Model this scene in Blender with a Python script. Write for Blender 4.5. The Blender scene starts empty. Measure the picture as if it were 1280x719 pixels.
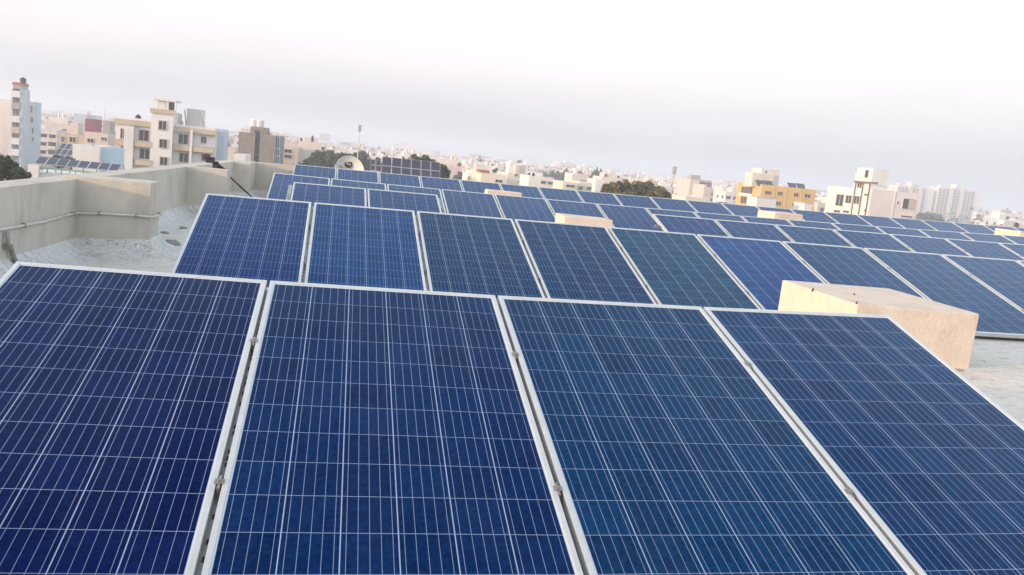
import bpy, math, random
from mathutils import Vector, Matrix
import numpy as np
random.seed(7)
SC = bpy.context.scene
COL = SC.collection

# ------------------------------------------------------------------ camera
CR = Vector((0.97602, -0.191726, 0.103087)); CU = Vector((-0.072065, 0.162274, 0.984111)); CF = Vector((0.205407, 0.96794, -0.144566))
FPX = 1074.287
cam = bpy.data.cameras.new('camera'); cam.lens = FPX / 1280 * 36; cam.sensor_width = 36; cam.clip_start = .05; cam.clip_end = 9000
co = bpy.data.objects.new('camera', cam); COL.objects.link(co)
co.matrix_world = Matrix(((CR.x, CU.x, -CF.x, 0), (CR.y, CU.y, -CF.y, 0), (CR.z, CU.z, -CF.z, 0), (0, 0, 0, 1)))
SC.camera = co

# ------------------------------------------------------------------ sky and sun
SUN_EL = math.radians(8.5)
SUN_AZ = math.atan2(-.96, -.30)           # from +Y towards +X
S = Vector((math.sin(SUN_AZ) * math.cos(SUN_EL), math.cos(SUN_AZ) * math.cos(SUN_EL), math.sin(SUN_EL)))
w = bpy.data.worlds.new('World'); SC.world = w; w.use_nodes = True
nt = w.node_tree; nt.nodes.clear()
sky = nt.nodes.new('ShaderNodeTexSky'); sky.sky_type = 'NISHITA'; sky.sun_disc = False
sky.sun_elevation = SUN_EL; sky.sun_rotation = SUN_AZ; sky.air_density = 1.0; sky.dust_density = 2.0; sky.ozone_density = 1.0
bg1 = nt.nodes.new('ShaderNodeBackground'); bg1.inputs[1].default_value = 0.09
nt.links.new(sky.outputs[0], bg1.inputs[0])
# thin bright veil of evening cloud in front of the blue: brightens upwards
tc = nt.nodes.new('ShaderNodeTexCoord'); sep = nt.nodes.new('ShaderNodeSeparateXYZ'); nt.links.new(tc.outputs['Generated'], sep.inputs[0])
noi = nt.nodes.new('ShaderNodeTexNoise'); noi.inputs['Scale'].default_value = 2.2; noi.inputs['Detail'].default_value = 4
mp = nt.nodes.new('ShaderNodeMapping'); mp.inputs['Scale'].default_value = (1, 1, 5)
nt.links.new(tc.outputs['Generated'], mp.inputs[0]); nt.links.new(mp.outputs[0], noi.inputs[0])
ma = nt.nodes.new('ShaderNodeMath'); ma.operation = 'MULTIPLY_ADD'; ma.inputs[1].default_value = .08; ma.inputs[2].default_value = -.04
nt.links.new(noi.outputs[0], ma.inputs[0])
mb_ = nt.nodes.new('ShaderNodeMath'); mb_.operation = 'ADD'; nt.links.new(ma.outputs[0], mb_.inputs[0]); nt.links.new(sep.outputs[2], mb_.inputs[1])
ramp = nt.nodes.new('ShaderNodeValToRGB'); nt.links.new(mb_.outputs[0], ramp.inputs[0])
e = ramp.color_ramp.elements
e[0].position = 0.0; e[0].color = (.42, .47, .52, 1)
e[1].position = 1.0; e[1].color = (.26, .31, .40, 1)
for p_, c_ in ((.04, (.55, .57, .61)), (.085, (.77, .72, .755)), (.125, (.90, .84, .865)), (.16, (.99, .95, .96)), (.20, (1.12, 1.09, 1.09)), (.28, (1.25, 1.28, 1.32)), (.48, (.98, 1.24, 1.5)), (.62, (.85, 1.15, 1.42)), (.78, (.46, .55, .68)), (.9, (.30, .36, .46))):
    q = ramp.color_ramp.elements.new(p_); q.color = (*c_, 1)
# soft patches in the upper cloud veil, and the warm glow round the low sun
def wmath(op, a, b=None, c=None):
    x = nt.nodes.new('ShaderNodeMath'); x.operation = op
    for i_, q_ in enumerate((a, b, c)):
        if q_ is None: continue
        if isinstance(q_, (int, float)): x.inputs[i_].default_value = q_
        else: nt.links.new(q_, x.inputs[i_])
    return x.outputs[0]
n2 = nt.nodes.new('ShaderNodeTexNoise'); n2.inputs['Scale'].default_value = 5.0; n2.inputs['Detail'].default_value = 5; n2.inputs['Roughness'].default_value = .6
nt.links.new(tc.outputs['Generated'], n2.inputs[0])
hi = nt.nodes.new('ShaderNodeMapRange'); hi.inputs[1].default_value = .3; hi.inputs[2].default_value = .5; nt.links.new(sep.outputs[2], hi.inputs[0])
pat = wmath('MULTIPLY_ADD', wmath('MULTIPLY', wmath('SUBTRACT', n2.outputs[0], .5), 1.9), hi.outputs[0], 1.0)
veil = nt.nodes.new('ShaderNodeVectorMath'); veil.operation = 'SCALE'; nt.links.new(ramp.outputs[0], veil.inputs[0]); nt.links.new(pat, veil.inputs['Scale'])
dt = nt.nodes.new('ShaderNodeVectorMath'); dt.operation = 'DOT_PRODUCT'; nt.links.new(tc.outputs['Generated'], dt.inputs[0]); dt.inputs[1].default_value = S
gl_ = wmath('POWER', wmath('MAXIMUM', dt.outputs['Value'], 0.0), 2.5)
glow = nt.nodes.new('ShaderNodeVectorMath'); glow.operation = 'SCALE'; glow.inputs[0].default_value = (.95, .58, .30); nt.links.new(gl_, glow.inputs['Scale'])
vsum = nt.nodes.new('ShaderNodeVectorMath'); vsum.operation = 'ADD'; nt.links.new(veil.outputs[0], vsum.inputs[0]); nt.links.new(glow.outputs[0], vsum.inputs[1])
bg2 = nt.nodes.new('ShaderNodeBackground'); bg2.inputs[1].default_value = 1.0
nt.links.new(vsum.outputs[0], bg2.inputs[0])
mx = nt.nodes.new('ShaderNodeMixShader'); mx.inputs[0].default_value = .8
nt.links.new(bg1.outputs[0], mx.inputs[1]); nt.links.new(bg2.outputs[0], mx.inputs[2])
wo = nt.nodes.new('ShaderNodeOutputWorld'); nt.links.new(mx.outputs[0], wo.inputs[0])

sl = bpy.data.lights.new('sun', 'SUN'); sl.energy = 3.2; sl.angle = math.radians(1.5); sl.color = (1, .71, .45)
so = bpy.data.objects.new('sun', sl); COL.objects.link(so); so.rotation_euler = (-S).to_track_quat('-Z', 'Y').to_euler()
SC.view_settings.view_transform = 'Standard'; SC.view_settings.look = 'None'; SC.view_settings.exposure = 0.56; SC.view_settings.gamma = 1
SC.cycles.max_bounces = 6; SC.cycles.volume_bounces = 1

GZ = -14.0     # street level; the camera is the origin

# ------------------------------------------------------------------ helpers
class MB:
    """collects polygons; build() links them as one mesh object"""
    def __init__(s): s.v = []; s.f = []; s.mi = []
    def quad(s, *pts, m=0):
        n = len(s.v); s.v += [tuple(p) for p in pts]; s.f.append(tuple(range(n, n + len(pts)))); s.mi.append(m); return s
    def box(s, x0, x1, y0, y1, z0, z1, m=0, M=None):
        n = len(s.v)
        P = [Vector(p) for p in ((x0,y0,z0),(x1,y0,z0),(x1,y1,z0),(x0,y1,z0),(x0,y0,z1),(x1,y0,z1),(x1,y1,z1),(x0,y1,z1))]
        if M: P = [M @ p for p in P]
        s.v += [tuple(p) for p in P]
        for f in ((3,2,1,0),(4,5,6,7),(0,1,5,4),(1,2,6,5),(2,3,7,6),(3,0,4,7)):
            s.f.append(tuple(n + i for i in f)); s.mi.append(m)
        return s
    def tube(s, pts, r, n=8, m=0, r1=None):
        pts = [Vector(p) for p in pts]; base = len(s.v); k = len(pts)
        for i, p in enumerate(pts):
            t = (pts[min(i+1,k-1)] - pts[max(i-1,0)]).normalized()
            a = t.cross(Vector((0,0,1)) if abs(t.z) < .9 else Vector((1,0,0))).normalized(); b = t.cross(a)
            rr = r if r1 is None else r + (r1 - r) * i / max(1, k-1)
            for j in range(n):
                an = 2*math.pi*j/n; s.v.append(tuple(p + a*rr*math.cos(an) + b*rr*math.sin(an)))
        for i in range(k-1):
            for j in range(n):
                s.f.append((base+i*n+j, base+i*n+(j+1)%n, base+(i+1)*n+(j+1)%n, base+(i+1)*n+j)); s.mi.append(m)
        s.f.append(tuple(base+j for j in reversed(range(n)))); s.mi.append(m)
        s.f.append(tuple(base+(k-1)*n+j for j in range(n))); s.mi.append(m)
        return s
    def lathe(s, c, prof, n=16, m=0):
        base = len(s.v); k = len(prof)
        for r, z in prof:
            for j in range(n):
                an = 2*math.pi*j/n; s.v.append((c[0]+r*math.cos(an), c[1]+r*math.sin(an), c[2]+z))
        for i in range(k-1):
            for j in range(n):
                s.f.append((base+i*n+j, base+i*n+(j+1)%n, base+(i+1)*n+(j+1)%n, base+(i+1)*n+j)); s.mi.append(m)
        return s
    def build(s, name, mats, parent=None, smooth=False, bevel=0, origin=None):
        me = bpy.data.meshes.new(name)
        v = s.v
        if origin is not None: v = [(a-origin[0], b-origin[1], c-origin[2]) for a, b, c in v]
        me.from_pydata(v, [], s.f)
        for mt in (mats if isinstance(mats, (list, tuple)) else [mats]): me.materials.append(mt)
        me.polygons.foreach_set('material_index', s.mi)
        if smooth: me.polygons.foreach_set('use_smooth', [True]*len(s.f))
        me.update()
        o = bpy.data.objects.new(name, me); COL.objects.link(o)
        if parent is not None: o.parent = parent
        if origin is not None and parent is None: o.location = origin
        if bevel:
            b = o.modifiers.new('bevel', 'BEVEL'); b.width = bevel; b.segments = 2; b.limit_method = 'ANGLE'
        return o

def tag(o, label=None, cat=None, group=None, kind=None):
    if label: o['label'] = label
    if cat: o['category'] = cat
    if group: o['group'] = group
    if kind: o['kind'] = kind
    return o
def thing(name, label, cat, loc=(0,0,0), group=None):
    o = bpy.data.objects.new(name, None); COL.objects.link(o); o.location = loc; o.empty_display_size = .2
    return tag(o, label, cat, group)
def dup(root, label=None, group=None):
    c = root.copy(); COL.objects.link(c)
    for ch in list(root.children):
        d = ch.copy(); COL.objects.link(d); d.parent = c
        for g in list(ch.children):
            h = g.copy(); COL.objects.link(h); h.parent = d
    if label: c['label'] = label
    if group: c['group'] = group
    return c
def ray(px, py): return CF + CR*((px-640)/FPX) - CU*((py-359.5)/FPX)
def onY(px, py, Y): d = ray(px, py); return d*(Y/d.y)
def onX(px, py, X): d = ray(px, py); return d*(X/d.x)
def onZ(px, py, Z): d = ray(px, py); return d*(Z/d.z)

# ------------------------------------------------------------------ materials
def mat(name, color, rough=.8, var=.12, scale=3.0, metal=0, bump=0, bscale=40, dirt=None, dscale=1.2, dlo=.52, dhi=.72, stretch=(1,1,1), spec=.5, rnd=0, ior=None):
    m = bpy.data.materials.new(name); m.use_nodes = True; n = m.node_tree; N = n.nodes; L = n.links
    b = N['Principled BSDF']; b.inputs['Roughness'].default_value = rough; b.inputs['Metallic'].default_value = metal
    b.inputs['Specular IOR Level'].default_value = spec
    if ior: b.inputs['IOR'].default_value = ior
    t = N.new('ShaderNodeTexCoord'); mp = N.new('ShaderNodeMapping'); mp.inputs['Scale'].default_value = stretch; L.new(t.outputs['Object'], mp.inputs[0])
    no = N.new('ShaderNodeTexNoise'); no.inputs['Scale'].default_value = scale; no.inputs['Detail'].default_value = 6; no.inputs['Roughness'].default_value = .65
    L.new(mp.outputs[0], no.inputs[0])
    r = N.new('ShaderNodeMapRange'); r.inputs[1].default_value = .3; r.inputs[2].default_value = .7; r.inputs[3].default_value = 1-var; r.inputs[4].default_value = 1+var
    L.new(no.outputs[0], r.inputs[0])
    mul = N.new('ShaderNodeVectorMath'); mul.operation = 'SCALE'; mul.inputs[0].default_value = color[:3]; L.new(r.outputs[0], mul.inputs['Scale'])
    out = mul.outputs[0]
    if dirt:
        d = N.new('ShaderNodeTexNoise'); d.inputs['Scale'].default_value = dscale; d.inputs['Detail'].default_value = 8; d.inputs['Roughness'].default_value = .7
        L.new(mp.outputs[0], d.inputs[0])
        dr = N.new('ShaderNodeMapRange'); dr.inputs[1].default_value = dlo; dr.inputs[2].default_value = dhi; L.new(d.outputs[0], dr.inputs[0])
        mi = N.new('ShaderNodeMix'); mi.data_type = 'RGBA'; L.new(dr.outputs[0], mi.inputs[0]); L.new(out, mi.inputs[6]); mi.inputs[7].default_value = (*dirt, 1)
        out = mi.outputs[2]
    if rnd:
        oi = N.new('ShaderNodeObjectInfo'); rr = N.new('ShaderNodeMapRange'); rr.inputs[3].default_value = 1-rnd; rr.inputs[4].default_value = 1+rnd*.6
        L.new(oi.outputs['Random'], rr.inputs[0])
        m2 = N.new('ShaderNodeVectorMath'); m2.operation = 'SCALE'; L.new(out, m2.inputs[0]); L.new(rr.outputs[0], m2.inputs['Scale']); out = m2.outputs[0]
    L.new(out, b.inputs['Base Color'])
    if bump:
        bn = N.new('ShaderNodeTexNoise'); bn.inputs['Scale'].default_value = bscale; bn.inputs['Detail'].default_value = 5; L.new(t.outputs['Object'], bn.inputs[0])
        bu = N.new('ShaderNodeBump'); bu.inputs['Strength'].default_value = bump; bu.inputs['Distance'].default_value = .02
        L.new(bn.outputs[0], bu.inputs['Height']); L.new(bu.outputs[0], b.inputs['Normal'])
    return m

PW, PL, CELL = .992, 1.956, .158
MX, MY = (PW - 6*CELL)/2, (PL - 12*CELL)/2
def cell_material():
    m = bpy.data.materials.new('polycrystalline_cells'); m.use_nodes = True; n = m.node_tree; N = n.nodes; L = n.links
    b = N['Principled BSDF']
    def math_(op, a, c=None, d=None):
        x = N.new('ShaderNodeMath'); x.operation = op
        for i, q in enumerate((a, c, d)):
            if q is None: continue
            if isinstance(q, (int, float)): x.inputs[i].default_value = q
            else: L.new(q, x.inputs[i])
        return x.outputs[0]
    t = N.new('ShaderNodeTexCoord'); sp = N.new('ShaderNodeSeparateXYZ'); L.new(t.outputs['Object'], sp.inputs[0])
    x = math_('DIVIDE', math_('SUBTRACT', sp.outputs[0], MX), CELL); y = math_('DIVIDE', math_('SUBTRACT', sp.outputs[1], MY), CELL)
    fx = math_('FRACT', x); fy = math_('FRACT', y)
    ex = math_('SUBTRACT', .5, math_('ABSOLUTE', math_('SUBTRACT', fx, .5)))   # distance from a cell edge, in cells
    ey = math_('SUBTRACT', .5, math_('ABSOLUTE', math_('SUBTRACT', fy, .5)))
    gx = math_('LESS_THAN', ex, .0105); gy = math_('LESS_THAN', ey, .0062)
    bb = math_('LESS_THAN', math_('ABSOLUTE', math_('SUBTRACT', math_('FRACT', math_('MULTIPLY', fx, 5)), .5)), .022)
    ox = math_('GREATER_THAN', math_('ABSOLUTE', math_('SUBTRACT', x, 3)), 3.0); oy = math_('GREATER_THAN', math_('ABSOLUTE', math_('SUBTRACT', y, 6)), 6.0)
    out_ = math_('MAXIMUM', ox, oy)
    oi = N.new('ShaderNodeObjectInfo')
    cmb = N.new('ShaderNodeCombineXYZ'); L.new(math_('FLOOR', x), cmb.inputs[0]); L.new(math_('FLOOR', y), cmb.inputs[1]); L.new(math_('MULTIPLY', oi.outputs['Random'], 91.7), cmb.inputs[2])
    wn = N.new('ShaderNodeTexWhiteNoise'); L.new(cmb.outputs[0], wn.inputs[0])
    # crystal grain inside the cells
    vo = N.new('ShaderNodeTexVoronoi'); vo.inputs['Scale'].default_value = 75; vo.inputs['Randomness'].default_value = 1; L.new(t.outputs['Object'], vo.inputs[0])
    hs = N.new('ShaderNodeSeparateColor'); L.new(vo.outputs['Color'], hs.inputs[0])
    val = math_('ADD', math_('ADD', math_('MULTIPLY', wn.outputs[0], .20), .08), math_('MULTIPLY', hs.outputs[0], .34))
    cr = N.new('ShaderNodeValToRGB'); L.new(val, cr.inputs[0])
    cr.color_ramp.elements[0].position = 0; cr.color_ramp.elements[0].color = (.0004, .0072, .052, 1)
    cr.color_ramp.elements[1].position = .75; cr.color_ramp.elements[1].color = (.0014, .030, .142, 1)
    # each panel has its own tint: some more violet, some more teal
    mu = N.new('ShaderNodeMix'); mu.data_type = 'RGBA'; mu.blend_type = 'MULTIPLY'; mu.inputs[0].default_value = 1; L.new(cr.outputs[0], mu.inputs[6]); L.new(oi.outputs['Color'], mu.inputs[7])
    def mixc(fac, a, col):
        k = N.new('ShaderNodeMix'); k.data_type = 'RGBA'; L.new(fac, k.inputs[0]); L.new(a, k.inputs[6]); k.inputs[7].default_value = (*col, 1); return k.outputs[2]
    # thin dust film, uneven
    dn = N.new('ShaderNodeTexNoise'); dn.inputs['Scale'].default_value = 2.4; dn.inputs['Detail'].default_value = 6
    dmp = N.new('ShaderNodeMapping'); dmp.inputs['Scale'].default_value = (2.2, .7, 1); L.new(t.outputs['Object'], dmp.inputs[0])
    dad = N.new('ShaderNodeVectorMath'); L.new(dmp.outputs[0], dad.inputs[0]); dcb = N.new('ShaderNodeCombineXYZ'); L.new(math_('MULTIPLY', oi.outputs['Random'], 50.0), dcb.inputs[0]); L.new(dcb.outputs[0], dad.inputs[1]); L.new(dad.outputs[0], dn.inputs[0])
    c = mixc(bb, mu.outputs[2], (.25, .31, .44)); c = mixc(gy, c, (.27, .34, .48)); c = mixc(gx, c, (.31, .38, .51)); c = mixc(out_, c, (.62, .64, .66))
    dmr = N.new('ShaderNodeMapRange'); dmr.inputs[1].default_value = .35; dmr.inputs[2].default_value = .75; dmr.inputs[3].default_value = .0; dmr.inputs[4].default_value = .014; L.new(dn.outputs[0], dmr.inputs[0])
    low = N.new('ShaderNodeMapRange'); low.inputs[1].default_value = .16; low.inputs[2].default_value = .015; low.inputs[3].default_value = 0; low.inputs[4].default_value = .14; L.new(sp.outputs[1], low.inputs[0])
    c = mixc(math_('ADD', dmr.outputs[0], math_('MULTIPLY', low.outputs[0], dn.outputs[0])), c, (.36, .35, .33))
    L.new(c, b.inputs['Base Color'])
    rr = N.new('ShaderNodeMapRange'); rr.inputs[3].default_value = .10; rr.inputs[4].default_value = .26; L.new(dn.outputs[0], rr.inputs[0]); L.new(rr.outputs[0], b.inputs['Roughness'])
    b.inputs['IOR'].default_value = 1.145; b.inputs['Specular Tint'].default_value = (.62, .84, 1, 1)
    return m

M = {}
M['cells'] = cell_material()
M['alu'] = mat('anodised_aluminium', (.61, .61, .59), .42, .08, 9, metal=.35, spec=.4, dirt=(.40, .38, .35), dscale=5, dlo=.58, dhi=.85)
M['galv'] = mat('galvanised_steel', (.42, .42, .41), .5, .18, 12, metal=.55, dirt=(.25, .22, .19), dscale=7)
M['clamp'] = mat('weathered_clamp_steel', (.27, .25, .23), .5, .2, 20, metal=.5)
M['steel_dark'] = mat('dark_rusty_steel_and_slot_shade', (.06, .035, .028), .7, .3, 14)
M['plaster'] = mat('grey_cream_plaster', (.55, .495, .42), .9, .10, 2.0, bump=.25, bscale=60, dirt=(.34, .31, .27), dscale=1.6, dlo=.50, dhi=.80, stretch=(1, 1, .55))
M['peach'] = mat('peach_plaster', (.68, .555, .45), .88, .09, 5.0, bump=.35, bscale=45, dirt=(.50, .40, .30), dscale=3.2, dlo=.52, dhi=.82)
M['conduit'] = mat('wall_coloured_conduit', (.58, .54, .48), .5, .10, 8, dirt=(.38, .33, .28), dscale=6)
def mosaic(name, c0, c1, crack, scale):
    m = bpy.data.materials.new(name); m.use_nodes = True; n = m.node_tree; N = n.nodes; L = n.links; b = N['Principled BSDF']; b.inputs['Roughness'].default_value = .92; b.inputs['Specular IOR Level'].default_value = .2
    t = N.new('ShaderNodeTexCoord')
    wp = N.new('ShaderNodeTexNoise'); wp.inputs['Scale'].default_value = 3; L.new(t.outputs['Object'], wp.inputs[0])
    ad = N.new('ShaderNodeMix'); ad.data_type = 'RGBA'; ad.blend_type = 'LINEAR_LIGHT'; ad.inputs[0].default_value = .018; L.new(t.outputs['Object'], ad.inputs[6]); L.new(wp.outputs[1], ad.inputs[7])
    v = N.new('ShaderNodeTexVoronoi'); v.feature = 'DISTANCE_TO_EDGE'; v.inputs['Scale'].default_value = scale; L.new(ad.outputs[2], v.inputs[0])
    v2 = N.new('ShaderNodeTexVoronoi'); v2.inputs['Scale'].default_value = scale; L.new(ad.outputs[2], v2.inputs[0])
    sc_ = N.new('ShaderNodeSeparateColor'); L.new(v2.outputs['Color'], sc_.inputs[0])
    mi = N.new('ShaderNodeMix'); mi.data_type = 'RGBA'; mi.inputs[6].default_value = (*c0, 1); mi.inputs[7].default_value = (*c1, 1); L.new(sc_.outputs[0], mi.inputs[0])
    ns = N.new('ShaderNodeTexNoise'); ns.inputs['Scale'].default_value = 1.7; ns.inputs['Detail'].default_value = 7; L.new(t.outputs['Object'], ns.inputs[0])
    mr = N.new('ShaderNodeMapRange'); mr.inputs[1].default_value = .0; mr.inputs[2].default_value = .045; mr.inputs[3].default_value = 1; mr.inputs[4].default_value = 0; L.new(v.outputs[0], mr.inputs[0])
    am = N.new('ShaderNodeMapRange'); am.inputs[1].default_value = .4; am.inputs[2].default_value = .62; am.inputs[3].default_value = .2; am.inputs[4].default_value = .95; L.new(ns.outputs[0], am.inputs[0])
    mm = N.new('ShaderNodeMath'); mm.operation = 'MULTIPLY'; L.new(mr.outputs[0], mm.inputs[0]); L.new(am.outputs[0], mm.inputs[1])
    m2 = N.new('ShaderNodeMix'); m2.data_type = 'RGBA'; L.new(mm.outputs[0], m2.inputs[0]); L.new(mi.outputs[2], m2.inputs[6]); m2.inputs[7].default_value = (*crack, 1)
    # dark streaky stains
    mp = N.new('ShaderNodeMapping'); mp.inputs['Scale'].default_value = (1.3, 3.4, 1); mp.inputs['Rotation'].default_value = (0, 0, .25); L.new(t.outputs['Object'], mp.inputs[0])
    d = N.new('ShaderNodeTexNoise'); d.inputs['Scale'].default_value = 3.4; d.inputs['Detail'].default_value = 12; d.inputs['Roughness'].default_value = .8; L.new(mp.outputs[0], d.inputs[0])
    dr = N.new('ShaderNodeMapRange'); dr.inputs[1].default_value = .53; dr.inputs[2].default_value = .70; dr.inputs[4].default_value = .8; L.new(d.outputs[0], dr.inputs[0])
    m3 = N.new('ShaderNodeMix'); m3.data_type = 'RGBA'; L.new(dr.outputs[0], m3.inputs[0]); L.new(m2.outputs[2], m3.inputs[6]); m3.inputs[7].default_value = (.13, .115, .10, 1)
    L.new(m3.outputs[2], b.inputs['Base Color'])
    bu = N.new('ShaderNodeBump'); bu.inputs['Strength'].default_value = .3; bu.inputs['Distance'].default_value = .01; L.new(v.outputs[0], bu.inputs['Height']); L.new(bu.outputs[0], b.inputs['Normal'])
    return m
M['floor'] = mosaic('mosaic_roof_floor', (.64, .585, .51), (.74, .685, .61), (.28, .24, .20), 36)
M['fillet'] = mosaic('mosaic_fillet', (.62, .59, .55), (.71, .68, .635), (.17, .15, .13), 20)

# ------------------------------------------------------------------ ground and our own roof
def zfloor(x, y): return -1.21 + .010*(x-4.9) - .005*(y-5.7) - .042*max(0, 1.5-x)   # falls towards the left gutter
g = MB()
n_ = 48
for i in range(n_):
    a0, a1 = 2*math.pi*i/n_, 2*math.pi*(i+1)/n_
    g.quad((0,0,GZ), (3900*math.cos(a0), 3900*math.sin(a0), GZ), (3900*math.cos(a1), 3900*math.sin(a1), GZ))
M['ground'] = mat('dusty_city_ground', (.20, .175, .145), .95, .3, .05, dirt=(.09, .10, .06), dscale=.012, dlo=.48, dhi=.6)
tag(g.build('ground', M['ground']), kind='structure')

RX0, RX1, RY0, RY1 = -3.2, 34.0, -6.0, 22.3
f = MB(); NX, NY = 12, 10
for xa_, xb_ in ((RX0+.1, 1.5), (1.5, RX1)): f.quad(*[(x, y, zfloor(x, y)) for x, y in ((xa_, RY0), (xb_, RY0), (xb_, RY1-.1), (xa_, RY1-.1))])
tag(f.build('roof_floor', M['floor']), kind='structure')
hb = MB(); hb.box(RX0+.02, RX1, RY0, RY1-.02, GZ, -1.80)
t = thing('terrace_building', 'cream plastered building that carries the solar panel roof', 'building', (RX0, RY0, GZ))
hb.build('wall', M['plaster'], t, origin=(RX0, RY0, GZ))

# ------------------------------------------------------------------ solar panels
ROWS = {  # x0, y0, z0 of the top left corner, fall along the row, yaw, tilt change, gap change, sag
 'front': (-1.26536, 3.81654, -0.61486, 0.01214, -0.00502, -0.01211, -0.00806, 0.00495, 4.1, 4),
 'second': (-1.24373, 8.77685, -0.6118, 0.00787, 0.00366, 0.0159, 0.00706, 0.00019, 10, 11),
 'pair': (-0.61248, 12.38294, -0.59796, 0.00527, 0.00747, -0.00285, 0.0012, 0, 2, 2),
 'third': (4.71772, 12.48208, -0.56996, 0.0114, -0.00425, 0.00945, 0.00385, 0.00064, 6, 8),
 'fourth': (-1.15748, 16.2423, -0.64861, 0.00295, -0.00149, -0.01039, 0.00509, 0.00111, 8, 17),
 'rear': (-1.07655, 21.74657, -0.6178, 0.01079, -0.00037, 0.0, 0.00428, 0.00039, 19, 22)}
TILT, PITCH = 0.2852808, PW + .022
WORDS = ['first','second','third','fourth','fifth','sixth','seventh','eighth','ninth','tenth','eleventh','twelfth','thirteenth','fourteenth','fifteenth','sixteenth','seventeenth','eighteenth','nineteenth','twentieth','twenty-first','twenty-second']
def make_panel():
    root = thing('solar_panel', 'x', 'solar panel', group='solar panels in rows on the terrace roof')
    fr = MB(); H = .035; a, b = .017, .022
    fr.box(0, a, 0, PL, -H, .0022); fr.box(PW-a, PW, 0, PL, -H, .0022); fr.box(a, PW-a, 0, b, -H, .0022); fr.box(a, PW-a, PL-b, PL, -H, .0022)
    fr.box(a, a+.012, b, PL-b, -H, -H+.0015); fr.box(PW-a-.012, PW-a, b, PL-b, -H, -H+.0015)
    o = fr.build('frame', M['alu'], root, bevel=.0012)
    gl = MB(); gl.box(a, PW-a, b, PL-b, -.0055, -.0008)
    gl.build('cell_sheet', M['cells'], root)
    jb = MB(); jb.box(PW/2-.06, PW/2+.06, PL-.28, PL-.17, -.030, -.0065)
    jb.build('junction_box', M['black'], root)
    return root
M['black'] = mat('black_plastic', (.015, .015, .016), .5)
proto = make_panel(); first = True
TV = [(1, 1.3, 1.15, 1), (.95, 1.5, 1.2, 1), (1, 1.75, 1.2, 1), (1.4, 1.8, 1.05, 1), (1.05, 1.2, 1.2, 1)]
TINT = {'front': [(.5, .42, .66, 1), (.6, .95, .85, 1), (.7, 1.6, 1.0, 1), (.8, 1.35, 1.0, 1)],
        'second': [(.9, 1.35, 1.3, 1), (.8, 1.95, 1.5, 1), (1.1, 1.45, .95, 1), (1.2, 1.4, .95, 1), (2.0, 2.1, 1.0, 1), (1.1, 1.9, 1.75, 1), (1.3, 1.7, 1.2, 1), (1.4, 1.8, 1.2, 1)]}
def row_geo(key, k):
    x0, y0, z0, sz, sy, dt, gg, c, xm, n = ROWS[key]; t = TILT + dt
    up = Vector((-math.cos(t)*math.sin(sy), math.cos(t)*math.cos(sy), math.sin(t)))
    def top(X): return Vector((x0 + X*math.cos(sy), y0 + X*math.sin(sy), z0 + X*sz + c*X*(X-xm)))
    X = k*(PITCH+gg)
    return top(X), top(X+PW), up, top
def panel_matrix(key, k):
    A, B, up, _ = row_geo(key, k)
    xa = (B-A).normalized(); za = xa.cross(up).normalized(); ya = za.cross(xa)
    o = A - ya*PL
    return Matrix(((xa.x, ya.x, za.x, o.x), (xa.y, ya.y, za.y, o.y), (xa.z, ya.z, za.z, o.z), (0,0,0,1)))
PLAB = {'front': 'large dark blue solar panel in the front row, %s from the left',
        'second': 'blue solar panel in the long row right behind the front row, %s from the left',
        'pair': 'blue solar panel on the short two-panel row, %s from the left',
        'third': 'blue solar panel in the third row beyond its gap, %s from the left',
        'fourth': 'blue solar panel in the fourth row, before the rear row, %s from left',
        'rear': 'greyish blue solar panel in the rearmost row, %s from the left'}
for key in ROWS:
    for k in range(ROWS[key][9]):
        p = proto if first else dup(proto)
        first = False
        p.matrix_world = panel_matrix(key, k)
        p['label'] = PLAB[key] % WORDS[k]
        for ch in p.children:
            if ch.name.startswith('cell_sheet'): ch.color = TINT[key][k] if k < len(TINT.get(key, ())) else random.choice(TV)
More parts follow.
